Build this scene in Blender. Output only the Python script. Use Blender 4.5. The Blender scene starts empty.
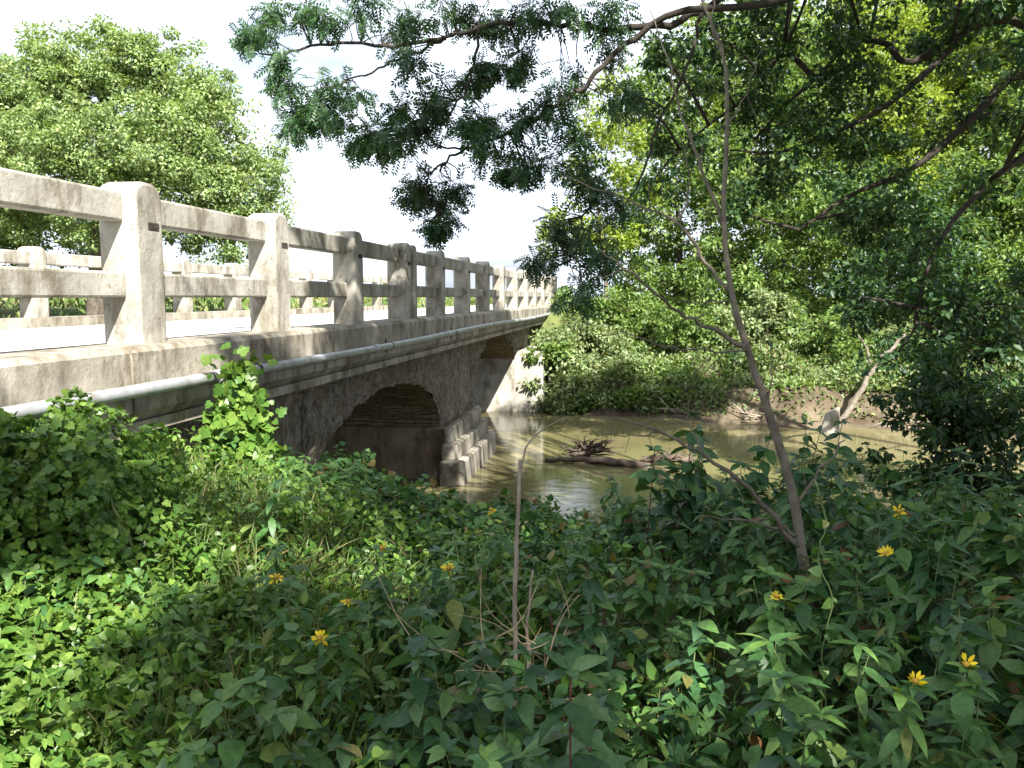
import bpy, math, random
import numpy as np
from mathutils import Vector
rad = math.radians
random.seed(7)
RNG = np.random.default_rng(11)
SC = bpy.context.scene
COL = SC.collection

# ------------------------------------------------------------------ camera, sky, sun, exposure
EYE = np.array((0.0, 0.0, 2.85))
YAW, PITCH, F = rad(8.8), rad(6.0), 830.0
cam = bpy.data.cameras.new('camera'); camo = bpy.data.objects.new('camera', cam); COL.objects.link(camo)
camo.location = EYE; camo.rotation_euler = (rad(90) - PITCH, 0, YAW)
cam.sensor_width = 36; cam.lens = F / 1024 * 36; cam.clip_end = 3000; cam.clip_start = 0.05
SC.camera = camo
SUN = np.array((0.43, -0.73, 0.83)); SUN /= np.linalg.norm(SUN)
W = bpy.data.worlds.new('World'); SC.world = W; W.use_nodes = True
nt = W.node_tree
sky = nt.nodes.new('ShaderNodeTexSky'); sky.sky_type = 'NISHITA'; sky.sun_disc = False
sky.sun_elevation = math.asin(SUN[2]); sky.sun_rotation = math.atan2(SUN[0], SUN[1])
sky.air_density = 1.0; sky.dust_density = 4.0; sky.ozone_density = 1.0
# thin bright cloud over a hazy sky, thickest towards the horizon
wtc = nt.nodes.new('ShaderNodeTexCoord'); wn = nt.nodes.new('ShaderNodeTexNoise'); wn.inputs['Scale'].default_value = 2.4; wn.inputs['Detail'].default_value = 7; wn.inputs['Roughness'].default_value = .55
wmp = nt.nodes.new('ShaderNodeMapping'); wmp.inputs['Scale'].default_value = (1, 1, 2.6); nt.links.new(wtc.outputs['Generated'], wmp.inputs[0]); nt.links.new(wmp.outputs[0], wn.inputs['Vector'])
wr = nt.nodes.new('ShaderNodeValToRGB'); wr.color_ramp.elements[0].position = .28; wr.color_ramp.elements[1].position = .52; nt.links.new(wn.outputs[0], wr.inputs[0])
wm = nt.nodes.new('ShaderNodeMix'); wm.data_type = 'RGBA'; wm.inputs[7].default_value = (6.9, 7.6, 8.8, 1)
nt.links.new(wr.outputs[0], wm.inputs['Factor']); nt.links.new(sky.outputs[0], wm.inputs[6]); nt.links.new(wm.outputs[2], nt.nodes['Background'].inputs[0])
nt.nodes['Background'].inputs[1].default_value = 0.054
sl = bpy.data.lights.new('sun', 'SUN'); sl.energy = 5.0; sl.angle = rad(0.55); sl.color = (1.0, 0.965, 0.90)
slo = bpy.data.objects.new('sun', sl); COL.objects.link(slo)
slo.rotation_euler = Vector(SUN).to_track_quat('Z', 'Y').to_euler()
SC.view_settings.view_transform = 'Standard'; SC.view_settings.look = 'None'
SC.view_settings.exposure = 2.0; SC.view_settings.gamma = 1.0
try: SC.view_settings.use_curve_mapping = False
except Exception: pass
SC.render.engine = 'CYCLES'
SC.cycles.max_bounces = 7; SC.cycles.diffuse_bounces = 4; SC.cycles.glossy_bounces = 3; SC.cycles.transmission_bounces = 4
SC.cycles.use_denoising = True
SC.cycles.sample_clamp_indirect = 6

# ------------------------------------------------------------------ helpers
_f = np.array((-math.sin(YAW) * math.cos(PITCH), math.cos(YAW) * math.cos(PITCH), -math.sin(PITCH)))
_r = np.array((math.cos(YAW), math.sin(YAW), 0.0)); _u = np.cross(_r, _f)
def at(px, py, depth):
    return EYE + depth * (_f + _r * (px - 512) / F + _u * (384 - py) / F)
def sstep(a, b, x):
    t = np.clip((np.asarray(x, float) - a) / (b - a), 0, 1); return t * t * (3 - 2 * t)
def unit(v):
    v = np.asarray(v, float); return v / np.maximum(np.linalg.norm(v, axis=-1, keepdims=True), 1e-9)

def tag(o, label=None, cat=None, group=None, kind=None):
    if label: o['label'] = label
    if cat: o['category'] = cat
    if group: o['group'] = group
    if kind: o['kind'] = kind
    return o
def empty(name, loc=(0, 0, 0)):
    o = bpy.data.objects.new(name, None); o.empty_display_size = 0.1; COL.objects.link(o)
    o.location = [float(c) for c in loc]; return o
def copy_tree(o, parent=None):
    c = o.copy(); COL.objects.link(c); c.parent = parent
    for ch in list(o.children): copy_tree(ch, c)
    return c

class MB:
    """collects pieces of one mesh (world coordinates, shifted to the parent on build)"""
    def __init__(s): s.v = []; s.f = []; s.n = 0; s.mi = []; s.smooth = []
    def add(s, verts, faces, mi=0, smooth=False):
        verts = np.asarray(verts, float).reshape(-1, 3)
        s.v.append(verts)
        for f in faces:
            s.f.append(tuple(int(i) + s.n for i in f)); s.mi.append(mi); s.smooth.append(smooth)
        s.n += len(verts)
    def box(s, a, b, mi=0):
        (x0, y0, z0), (x1, y1, z1) = a, b
        s.add([(x0,y0,z0),(x1,y0,z0),(x1,y1,z0),(x0,y1,z0),(x0,y0,z1),(x1,y0,z1),(x1,y1,z1),(x0,y1,z1)],
              [(0,3,2,1),(4,5,6,7),(0,1,5,4),(1,2,6,5),(2,3,7,6),(3,0,4,7)], mi)
    def prism(s, poly, lo, hi, axis, mi=0):
        """poly: 2-D outline; axis: the direction of extrusion (the other two in xyz order)"""
        n = len(poly); vs = []
        for h in (lo, hi):
            for p in poly:
                q = list(p); q.insert(axis, h); vs.append(q)
        fs = [tuple(range(n))[::-1], tuple(range(n, 2 * n))] + [(i, (i + 1) % n, n + (i + 1) % n, n + i) for i in range(n)]
        s.add(vs, fs, mi)
    def tube(s, pts, radii, seg=7, mi=0, rough=0.0, caps=True):
        pts = np.asarray(pts, float); n = len(pts)
        radii = np.broadcast_to(np.asarray(radii, float), (n,))
        T = unit(np.gradient(pts, axis=0)) if n > 2 else unit(np.repeat([pts[-1] - pts[0]], n, 0))
        ref = np.array((0.0, 0, 1)) if abs(T[0][2]) < 0.9 else np.array((1.0, 0, 0))
        A = unit(np.cross(T[0], ref)); vs = []
        for i in range(n):
            A = unit(A - T[i] * np.dot(A, T[i])); B = np.cross(T[i], A)
            for k in range(seg):
                a = 2 * math.pi * k / seg
                rr = radii[i] * (1 + (RNG.uniform(-rough, rough) if rough else 0))
                vs.append(pts[i] + rr * (math.cos(a) * A + math.sin(a) * B))
        fs = [(i*seg+k, i*seg+(k+1) % seg, (i+1)*seg+(k+1) % seg, (i+1)*seg+k) for i in range(n-1) for k in range(seg)]
        if caps: fs += [tuple(range(seg))[::-1], tuple(range((n-1)*seg, n*seg))]
        s.add(vs, fs, mi, True)
    def build(s, name, mats, parent=None, origin=None, bevel=0.0):
        me = bpy.data.meshes.new(name)
        V = np.concatenate(s.v) if s.v else np.zeros((0, 3))
        off = np.array(origin if origin is not None else (0, 0, 0), float)
        P = np.array(parent_loc(parent)) if parent else np.zeros(3)
        me.from_pydata((V - P - off).tolist(), [], s.f)
        for m in (mats if isinstance(mats, (list, tuple)) else [mats]): me.materials.append(m)
        me.polygons.foreach_set('material_index', s.mi); me.polygons.foreach_set('use_smooth', s.smooth); me.update()
        o = bpy.data.objects.new(name, me); COL.objects.link(o); o.location = off.tolist()
        if parent: o.parent = parent
        if bevel:
            m = o.modifiers.new('bevel', 'BEVEL'); m.width = bevel; m.segments = 2; m.limit_method = 'ANGLE'
        return o
def parent_loc(o):
    p = np.zeros(3)
    while o: p = p + np.array(o.location); o = o.parent
    return p

def spline(pts, n=6):
    P = np.asarray(pts, float)
    if len(P) < 3:
        t = np.linspace(0, 1, n + 1)[:, None]; return P[0] * (1 - t) + P[-1] * t
    Q = np.vstack([2 * P[0] - P[1], P, 2 * P[-1] - P[-2]]); out = []
    for i in range(1, len(Q) - 2):
        for t in np.linspace(0, 1, n, endpoint=False):
            a, b, c, d = Q[i-1], Q[i], Q[i+1], Q[i+2]
            out.append(0.5 * ((2*b) + (-a+c)*t + (2*a-5*b+4*c-d)*t*t + (-a+3*b-3*c+d)*t**3))
    out.append(P[-1]); return np.array(out)
def wob(pts, amp):
    p = np.array(pts, float); k = RNG.normal(0, amp, p.shape); k[0] = 0; k[-1] = 0; return p + k

# leaf templates: (u along the leaf, v across, w out of the blade), faces
def T_diamond(w=0.32): return (np.array([(0,0,0),(.45,w,.1),(1,0,-.05),(.45,-w,.1)]), [(0,1,2),(0,2,3)])
def T_blade(w, mid=0.38, droop=0.25, fold=0.12, heart=0.0, rows=4):
    """a leaf with a crease, an outline bulging at mid and a drooping tip"""
    us = np.linspace(0, 1, rows + 1); vs = []; fs = []
    for u in us:
        if u in (0, 1): wd = 0.012 if u == 0 else 0.0
        else: wd = w * (math.sin(math.pi * u ** (math.log(.5) / math.log(mid)))) ** 0.85
        z = -droop * u * u; back = heart * (1 - u) ** 3
        vs += [(u - back * (wd > 0.05), wd, z + fold * wd), (u, 0, z), (u - back * (wd > 0.05), -wd, z + fold * wd)]
    for i in range(rows):
        a, b = 3 * i, 3 * i + 3
        if i == rows - 1: fs += [(a, a+1, b+1), (a+1, a+2, b+1)]
        elif i == 0: fs += [(a+1, b+1, b), (a+1, b+2, b+1)]
        else: fs += [(a, a+1, b+1, b), (a+1, a+2, b+2, b+1)]
    return (np.array(vs), fs)
def T_lobed():
    o = [(0,0),(-.12,.22),(.05,.42),(.3,.5),(.38,.33),(.62,.42),(.72,.22),(1,0),(.72,-.22),(.62,-.42),(.38,-.33),(.3,-.5),(.05,-.42),(-.12,-.22)]
    vs = [(.35, 0, 0)] + [(u, v, .14 * abs(v) - .15 * u * u) for u, v in o]
    return (np.array(vs), [(0, i + 1, (i + 1) % 14 + 1) for i in range(14)])
def T_pinnate(k=5):
    vs = []; fs = []
    def leaflet(o, d, L):
        b = len(vs); px, py = -d[1], d[0]
        for u, w in ((0,0),(.45,.21),(1,0),(.45,-.21)):
            vs.append((o[0]+d[0]*u*L+px*w*L, o[1]+d[1]*u*L+py*w*L, -0.18*(o[0]+d[0]*u*L)**2 - 0.25*abs(o[1]+d[1]*u*L)))
        fs.extend([(b, b+1, b+2), (b, b+2, b+3)])
    for i in range(k):
        u = 0.18 + 0.7 * i / (k - 1); L = 0.34 * (1 - 0.25 * abs(i - k / 2) / k)
        for sg in (1, -1): leaflet((u, 0), (math.cos(rad(58)), sg * math.sin(rad(58))), L)
    leaflet((.9, 0), (1, 0), .3)
    return (np.array(vs), fs)

def leaf_mesh(name, P, D, N, L, tmpl, mats, parent=None, origin=(0, 0, 0), mi=None):
    """one mesh of many leaves: P root, D direction, N blade normal, L length (arrays)"""
    tv, tf = tmpl; n = len(P); k = len(tv)
    D = unit(D); N = unit(N - D * np.sum(N * D, 1, keepdims=True)); B = np.cross(N, D)
    L = np.broadcast_to(np.asarray(L, float), (n,))
    V = P[:, None, :] + L[:, None, None] * (tv[None, :, 0:1] * D[:, None, :] + tv[None, :, 1:2] * B[:, None, :] + tv[None, :, 2:3] * N[:, None, :])
    V = (V - np.asarray(origin, float)).reshape(-1, 3)
    loops = np.concatenate([np.array(f) for f in tf]); ls = np.array([len(f) for f in tf])
    nl = len(loops)
    LV = (loops[None, :] + (np.arange(n) * k)[:, None]).ravel()
    starts = (np.concatenate([[0], np.cumsum(ls)[:-1]])[None, :] + (np.arange(n) * nl)[:, None]).ravel()
    me = bpy.data.meshes.new(name)
    me.vertices.add(n * k); me.vertices.foreach_set('co', V.ravel().astype(np.float32))
    me.loops.add(n * nl); me.loops.foreach_set('vertex_index', LV.astype(np.int32))
    me.polygons.add(n * len(tf)); me.polygons.foreach_set('loop_start', starts.astype(np.int32))
    me.polygons.foreach_set('use_smooth', np.ones(n * len(tf), bool))
    for m in (mats if isinstance(mats, (list, tuple)) else [mats]): me.materials.append(m)
    if mi is not None: me.polygons.foreach_set('material_index', np.repeat(mi, len(tf)).astype(np.int32))
    me.update(calc_edges=True); me.validate()
    o = bpy.data.objects.new(name, me); COL.objects.link(o)
    if parent: o.parent = parent
    return o

# ------------------------------------------------------------------ materials
def mat(name):
    m = bpy.data.materials.new(name); m.use_nodes = True
    t = m.node_tree; return m, t, t.nodes['Principled BSDF'], t.nodes['Material Output']
def node(t, typ, **kw):
    n = t.nodes.new(typ)
    for k, v in kw.items():
        if k in n.inputs: n.inputs[k].default_value = v
        else: setattr(n, k, v)
    return n
def ramp(t, stops):
    r = t.nodes.new('ShaderNodeValToRGB'); e = r.color_ramp.elements
    while len(e) < len(stops): e.new(0.5)
    for q, (p, c) in zip(e, stops): q.position = p; q.color = (*c, 1)
    return r
def leaf_mat(name, stops, trans=0.4, rough=0.45, tint=(1.25, 1.2, 0.55), spec=0.35):
    m, t, b, out = mat(name); L = t.links.new
    g = node(t, 'ShaderNodeNewGeometry'); r = ramp(t, stops); L(g.outputs['Random Per Island'], r.inputs[0])
    tc = node(t, 'ShaderNodeTexCoord'); nz = node(t, 'ShaderNodeTexNoise', Scale=1.6, Detail=2.0); L(tc.outputs['Object'], nz.inputs['Vector'])
    hs = node(t, 'ShaderNodeHueSaturation'); L(r.outputs[0], hs.inputs['Color'])
    mr = node(t, 'ShaderNodeMapRange'); mr.inputs[1].default_value = .3; mr.inputs[2].default_value = .7; mr.inputs[3].default_value = .72; mr.inputs[4].default_value = 1.25
    nf = node(t, 'ShaderNodeTexNoise', Scale=70.0, Detail=3.0); L(tc.outputs['Object'], nf.inputs['Vector'])
    m3 = node(t, 'ShaderNodeMapRange'); m3.inputs[1].default_value = .35; m3.inputs[2].default_value = .65; m3.inputs[3].default_value = .78; m3.inputs[4].default_value = 1.15; L(nf.outputs[0], m3.inputs[0])
    m4 = node(t, 'ShaderNodeMath', operation='MULTIPLY'); L(m3.outputs[0], m4.inputs[1])
    L(nz.outputs[0], mr.inputs[0]); L(mr.outputs[0], m4.inputs[0]); L(m4.outputs[0], hs.inputs['Value'])
    L(hs.outputs[0], b.inputs['Base Color']); b.inputs['Roughness'].default_value = rough
    b.inputs['Specular IOR Level'].default_value = spec
    tl = node(t, 'ShaderNodeBsdfTranslucent')
    mx = node(t, 'ShaderNodeMix', data_type='RGBA', blend_type='MULTIPLY'); mx.inputs['Factor'].default_value = 1
    mx.inputs[7].default_value = (*tint, 1); L(hs.outputs[0], mx.inputs[6]); L(mx.outputs[2], tl.inputs['Color'])
    ms = node(t, 'ShaderNodeMixShader'); ms.inputs[0].default_value = trans
    L(b.outputs[0], ms.inputs[1]); L(tl.outputs[0], ms.inputs[2]); L(ms.outputs[0], out.inputs['Surface'])
    return m
def rough_mat(name, c0, c1, scale=6.0, rough=0.85, bump=0.3, streak=None, dist=0.02, c2=None, bscale=None):
    """mottled surface: two or three tones, noise bump, optional vertical stain streaks"""
    m, t, b, out = mat(name); L = t.links.new
    tc = node(t, 'ShaderNodeTexCoord')
    nz = node(t, 'ShaderNodeTexNoise', Scale=scale, Detail=8.0, Roughness=0.62); L(tc.outputs['Object'], nz.inputs['Vector'])
    r = ramp(t, [(.32, c0), (.68, c1)] if c2 is None else [(.3, c0), (.5, c1), (.7, c2)]); L(nz.outputs[0], r.inputs[0]); col = r.outputs[0]
    if streak:
        mp = node(t, 'ShaderNodeMapping'); mp.inputs['Scale'].default_value = (2.6, 2.6, 0.9); L(tc.outputs['Object'], mp.inputs[0])
        n2 = node(t, 'ShaderNodeTexNoise', Scale=1.9, Detail=9.0, Roughness=0.68); L(mp.outputs[0], n2.inputs['Vector'])
        r2 = ramp(t, [(.47, (1, 1, 1)), (.62, streak)]); L(n2.outputs[0], r2.inputs[0])
        mx = node(t, 'ShaderNodeMix', data_type='RGBA', blend_type='MULTIPLY'); mx.inputs['Factor'].default_value = .9
        L(col, mx.inputs[6]); L(r2.outputs[0], mx.inputs[7]); col = mx.outputs[2]
        ad = node(t, 'ShaderNodeVectorMath', operation='MULTIPLY_ADD'); ad.inputs[1].default_value = (.8, .8, .8); L(n2.outputs['Color'], ad.inputs[0]); L(tc.outputs['Object'], ad.inputs[2])
        vo = node(t, 'ShaderNodeTexVoronoi', feature='DISTANCE_TO_EDGE', Scale=.9); L(ad.outputs[0], vo.inputs['Vector'])
        rc = ramp(t, [(.0, (.35, .32, .28)), (.006, (1, 1, 1))]); L(vo.outputs[0], rc.inputs[0])
        pit = node(t, 'ShaderNodeTexNoise', Scale=38.0, Detail=4.0); L(tc.outputs['Object'], pit.inputs['Vector']); rp = ramp(t, [(.28, (.5, .47, .42)), (.36, (1, 1, 1))]); L(pit.outputs[0], rp.inputs[0])
        for q in (rc, rp):
            mx = node(t, 'ShaderNodeMix', data_type='RGBA', blend_type='MULTIPLY'); mx.inputs['Factor'].default_value = .85; L(col, mx.inputs[6]); L(q.outputs[0], mx.inputs[7]); col = mx.outputs[2]
    L(col, b.inputs['Base Color']); b.inputs['Roughness'].default_value = rough; b.inputs['Specular IOR Level'].default_value = .25
    n3 = node(t, 'ShaderNodeTexNoise', Scale=bscale or scale * 5, Detail=6.0, Roughness=.7); L(tc.outputs['Object'], n3.inputs['Vector'])
    bp = node(t, 'ShaderNodeBump', Strength=bump, Distance=dist); L(n3.outputs[0], bp.inputs['Height']); L(bp.outputs[0], b.inputs['Normal'])
    return m

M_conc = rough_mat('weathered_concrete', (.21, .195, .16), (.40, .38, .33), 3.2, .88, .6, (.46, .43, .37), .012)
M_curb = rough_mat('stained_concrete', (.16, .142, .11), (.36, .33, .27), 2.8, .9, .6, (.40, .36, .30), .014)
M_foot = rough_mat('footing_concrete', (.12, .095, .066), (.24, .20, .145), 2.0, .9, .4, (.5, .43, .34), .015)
M_pale = rough_mat('pale_concrete', (.36, .335, .28), (.50, .47, .40), 2.5, .9, .4, (.7, .65, .57), .015)
M_road = rough_mat('pale_road_surface', (.40, .385, .36), (.52, .50, .47), 0.8, .9, .3, None, .006, None, 60)
M_bark = rough_mat('grey_bark', (.055, .045, .034), (.14, .118, .09), 9, .95, .9, (.6, .6, .6), .02)
M_dark = rough_mat('dark_bark', (.022, .018, .014), (.06, .05, .038), 9, .95, .9, None, .02)
M_sap = rough_mat('smooth_grey_bark', (.09, .074, .056), (.19, .162, .128), 14, .9, .6, (.7, .68, .65), .008)
M_dead = rough_mat('dead_wood', (.14, .11, .085), (.33, .275, .215), 12, .9, .8, None, .008)
M_drift = rough_mat('wet_driftwood', (.02, .014, .010), (.13, .10, .075), 5, .85, .9, None, .02)
M_straw = rough_mat('dry_straw', (.22, .16, .09), (.42, .33, .20), 20, .9, .3, None, .004)
M_stem = rough_mat('green_stem', (.06, .10, .03), (.13, .16, .06), 20, .7, .2, None, .002)
M_redstem = rough_mat('maroon_stem', (.06, .016, .02), (.12, .03, .04), 20, .5, .2, None, .002)

m, t, b, _ = mat('galvanised_pipe')
b.inputs['Base Color'].default_value = (.40, .42, .44, 1); b.inputs['Metallic'].default_value = .35; b.inputs['Roughness'].default_value = .42
tc = node(t, 'ShaderNodeTexCoord'); nz = node(t, 'ShaderNodeTexNoise', Scale=5.0, Detail=7.0, Roughness=.7); t.links.new(tc.outputs['Object'], nz.inputs['Vector'])
r = ramp(t, [(.42, (.36, .375, .39)), (.58, (.27, .27, .265)), (.70, (.16, .11, .07))]); t.links.new(nz.outputs[0], r.inputs[0]); t.links.new(r.outputs[0], b.inputs['Base Color'])
M_pipe = m

def stone_mat(name, courses):
    m, t, b, out = mat(name); L = t.links.new
    uv = node(t, 'ShaderNodeTexCoord')
    nz = node(t, 'ShaderNodeTexNoise', Scale=2.2, Detail=4.0); L(uv.outputs['Object'], nz.inputs['Vector'])
    nb = node(t, 'ShaderNodeTexNoise', Scale=14.0, Detail=7.0, Roughness=.7); L(uv.outputs['Object'], nb.inputs['Vector'])
    if courses:
        mp = node(t, 'ShaderNodeUVMap'); ad = node(t, 'ShaderNodeVectorMath', operation='MULTIPLY_ADD')
        ad.inputs[1].default_value = (.5, .16, 0); L(nz.outputs['Color'], ad.inputs[0]); L(mp.outputs[0], ad.inputs[2])
        br = node(t, 'ShaderNodeTexBrick'); br.offset = .43; br.inputs['Scale'].default_value = 1.0
        br.inputs['Brick Width'].default_value = .36; br.inputs['Row Height'].default_value = .062; br.inputs['Mortar Size'].default_value = .008
        br.inputs['Color1'].default_value = (.28, .21, .12, 1); br.inputs['Color2'].default_value = (.17, .13, .08, 1); br.inputs['Mortar'].default_value = (.06, .05, .04, 1)
        L(ad.outputs[0], br.inputs['Vector']); col = br.outputs[0]; hgt = br.outputs['Fac']
    else:
        mp = node(t, 'ShaderNodeMapping'); mp.inputs['Scale'].default_value = (1.6, 1.6, .7); L(uv.outputs['Object'], mp.inputs[0])
        ds = node(t, 'ShaderNodeVectorMath', operation='MULTIPLY_ADD'); ds.inputs[1].default_value = (.9, .9, .9); L(nz.outputs['Color'], ds.inputs[0]); L(mp.outputs[0], ds.inputs[2])
        vo = node(t, 'ShaderNodeTexVoronoi', feature='DISTANCE_TO_EDGE', Scale=5.5); L(ds.outputs[0], vo.inputs['Vector'])
        vc = node(t, 'ShaderNodeTexVoronoi', Scale=5.5); L(ds.outputs[0], vc.inputs['Vector'])
        cr = ramp(t, [(.0, (.13, .112, .083)), (.5, (.20, .175, .135)), (1, (.26, .235, .19))]); L(vc.outputs['Color'], cr.inputs[0])
        er = ramp(t, [(.0, (.72, .69, .63)), (.09, (1, 1, 1))]); L(vo.outputs[0], er.inputs[0])
        mx = node(t, 'ShaderNodeMix', data_type='RGBA', blend_type='MULTIPLY'); mx.inputs['Factor'].default_value = 1
        L(cr.outputs[0], mx.inputs[6]); L(er.outputs[0], mx.inputs[7]); col = mx.outputs[2]
        inv = node(t, 'ShaderNodeMath', operation='SUBTRACT'); inv.inputs[0].default_value = .12; inv.use_clamp = True; L(vo.outputs[0], inv.inputs[1]); hgt = inv.outputs[0]
    st = ramp(t, [(.35, (.55, .52, .46)), (.6, (1, 1, 1))]); L(nb.outputs[0], st.inputs[0])
    m2 = node(t, 'ShaderNodeMix', data_type='RGBA', blend_type='MULTIPLY'); m2.inputs['Factor'].default_value = .8
    L(col, m2.inputs[6]); L(st.outputs[0], m2.inputs[7]); L(m2.outputs[2], b.inputs['Base Color'])
    b.inputs['Roughness'].default_value = .92; b.inputs['Specular IOR Level'].default_value = .2
    sub = node(t, 'ShaderNodeMath', operation='MULTIPLY_ADD'); sub.inputs[1].default_value = -1.0 if courses else -3.0
    L(hgt, sub.inputs[0]); L(nb.outputs[0], sub.inputs[2])
    bp = node(t, 'ShaderNodeBump', Strength=.9, Distance=.03); L(sub.outputs[0], bp.inputs['Height']); L(bp.outputs[0], b.inputs['Normal'])
    return m
M_rubble = stone_mat('rubble_stone', False); M_course = stone_mat('coursed_stone', True)

# ground: mud by the water, litter and grass higher up
m, t, b, _ = mat('river_bank_soil'); L = t.links.new
tc = node(t, 'ShaderNodeTexCoord'); nz = node(t, 'ShaderNodeTexNoise', Scale=.9, Detail=8.0, Roughness=.65); L(tc.outputs['Object'], nz.inputs['Vector'])
mud = ramp(t, [(.35, (.06, .043, .028)), (.65, (.155, .125, .082))]); L(nz.outputs[0], mud.inputs[0])
grs = ramp(t, [(.38, (.035, .055, .016)), (.62, (.13, .15, .05))]); L(nz.outputs[0], grs.inputs[0])
sp = node(t, 'ShaderNodeSeparateXYZ'); L(tc.outputs['Object'], sp.inputs[0])
mr = node(t, 'ShaderNodeMapRange'); mr.inputs[1].default_value = .8; mr.inputs[2].default_value = 1.5; L(sp.outputs[2], mr.inputs[0])
mx = node(t, 'ShaderNodeMix', data_type='RGBA'); L(mr.outputs[0], mx.inputs['Factor']); L(mud.outputs[0], mx.inputs[6]); L(grs.outputs[0], mx.inputs[7])
L(mx.outputs[2], b.inputs['Base Color']); b.inputs['Roughness'].default_value = .95; b.inputs['Specular IOR Level'].default_value = .15
n2 = node(t, 'ShaderNodeTexNoise', Scale=7.0, Detail=8.0, Roughness=.7); L(tc.outputs['Object'], n2.inputs['Vector'])
bp = node(t, 'ShaderNodeBump', Strength=1.0, Distance=.08); L(n2.outputs[0], bp.inputs['Height']); L(bp.outputs[0], b.inputs['Normal'])
M_soil = m

# murky river
m, t, b, _ = mat('murky_river_water'); L = t.links.new
tc = node(t, 'ShaderNodeTexCoord'); nz = node(t, 'ShaderNodeTexNoise', Scale=.35, Detail=4.0); L(tc.outputs['Object'], nz.inputs['Vector'])
r = ramp(t, [(.35, (.105, .094, .043)), (.65, (.15, .134, .063))]); L(nz.outputs[0], r.inputs[0]); L(r.outputs[0], b.inputs['Base Color'])
b.inputs['Roughness'].default_value = .02; b.inputs['IOR'].default_value = 1.33; b.inputs['Specular IOR Level'].default_value = .5
mp = node(t, 'ShaderNodeMapping'); mp.inputs['Scale'].default_value = (1.0, 2.2, 1); L(tc.outputs['Object'], mp.inputs[0])
n2 = node(t, 'ShaderNodeTexNoise', Scale=2.6, Detail=4.0, Roughness=.55); L(mp.outputs[0], n2.inputs['Vector'])
bp = node(t, 'ShaderNodeBump', Strength=.09, Distance=.05); L(n2.outputs[0], bp.inputs['Height']); L(bp.outputs[0], b.inputs['Normal'])
M_water = m

def plain(name, c, rough=.6, spec=.3):
    m, t, b, _ = mat(name); b.inputs['Base Color'].default_value = (*c, 1); b.inputs['Roughness'].default_value = rough; b.inputs['Specular IOR Level'].default_value = spec; return m
M_petal = leaf_mat('yellow_petals', [(0, (.78, .52, .01)), (1, (.86, .66, .02))], .3, .5, (1, .95, .6))
M_disc = plain('flower_disc', (.35, .20, .02))
M_berry = plain('dark_berries', (.05, .008, .03), .3, .5)

G_weed = leaf_mat('weed_leaf', [(0, (.036, .10, .030)), (.5, (.072, .165, .042)), (.92, (.12, .22, .05)), (.97, (.20, .20, .05)), (1, (.16, .085, .03))], .34, .42)
G_deep = leaf_mat('deep_green_leaf', [(0, (.030, .084, .034)), (.6, (.058, .138, .048)), (.96, (.10, .19, .05)), (1, (.17, .07, .03))], .3, .38)
G_vine = leaf_mat('vine_leaf', [(0, (.05, .12, .022)), (.5, (.10, .19, .03)), (1, (.17, .26, .05))], .38, .4)
G_grass = leaf_mat('grass_blade', [(0, (.06, .12, .025)), (.6, (.12, .18, .045)), (1, (.25, .22, .10))], .35, .5)
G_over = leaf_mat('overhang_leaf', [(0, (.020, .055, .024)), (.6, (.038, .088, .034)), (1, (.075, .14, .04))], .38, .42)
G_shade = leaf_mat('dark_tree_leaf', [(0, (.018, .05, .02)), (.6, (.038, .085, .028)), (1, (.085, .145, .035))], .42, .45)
G_far = leaf_mat('far_bank_leaf', [(0, (.065, .125, .03)), (.5, (.13, .21, .05)), (1, (.21, .28, .085))], .45, .5)
G_bright = leaf_mat('yellow_green_leaf', [(0, (.10, .17, .025)), (.5, (.19, .27, .04)), (1, (.29, .34, .065))], .5, .5)
G_pale = leaf_mat('pale_tree_leaf', [(0, (.12, .19, .07)), (.5, (.20, .285, .105)), (1, (.29, .36, .15))], .4, .55)
G_shrub = leaf_mat('grey_green_leaf', [(0, (.09, .14, .055)), (.5, (.18, .24, .10)), (1, (.27, .31, .15))], .35, .55)

# ------------------------------------------------------------------ ground, water, road
def near_line(x): return 8.0 + 0.10 * np.clip(x, -40, 40) + .25 * np.sin(x * .9)
def far_line(x): return 20.4 - 0.22 * np.clip(np.asarray(x, float) + 3, -30, 30) + .22 * np.sin(x * 1.3 + 1) + .1 * np.sin(x * 3.1) + 1.3 * sstep(-2.0, -2.5, x) * sstep(-9.5, -8.5, x)
def ground(x, y):
    x = np.asarray(x, float); y = np.asarray(y, float)
    s = near_line(x) - y; q = y - far_line(x)
    zn = -1.1 * sstep(0, -2.0, s) + 1.32 * sstep(-.2, 3.6, s)
    zn = zn + .5 * sstep(-.9, -2.9, x) * sstep(7.6, 3.5, y) * sstep(-20, -8.5, x)
    zf = -1.1 * sstep(0, -2.0, q) + .75 * sstep(0, .7, q) + .6 * sstep(.5, 4, q) + .85 * sstep(4, 11, q)
    z = np.where(y < 14, zn, zf)
    road = sstep(-10.8, -8.4, x) * sstep(-1.0, -2.6, x)
    lift = np.where(y > 14, sstep(21.3, 24, y), 0)
    z = np.maximum(z, z + (2.32 - z) * road * lift)
    under = (x > -8.3) & (x < -3.2) & (y < 6.6)
    z = np.where(under, 2.1, z)
    z = z + (.05 * np.sin(2.1 * x + 1.3 * y) + .04 * np.sin(3.7 * x - 2.9 * y)) * (z > .05)
    far = np.hypot(x, y)
    z = z + sstep(60, 400, far) * .3
    return z
def axis(lo, hi, c0, c1, step):
    mid = np.arange(c0, c1 + 1e-6, step); g = 1.22
    def tail(a, end):
        out = []; d = step; p = a
        while abs(p - end) > d: d *= g; p += d * np.sign(end - a); out.append(p)
        return out + [end]
    return np.array(sorted(tail(c0, lo)) + list(mid) + sorted(tail(c1, hi)))
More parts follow.
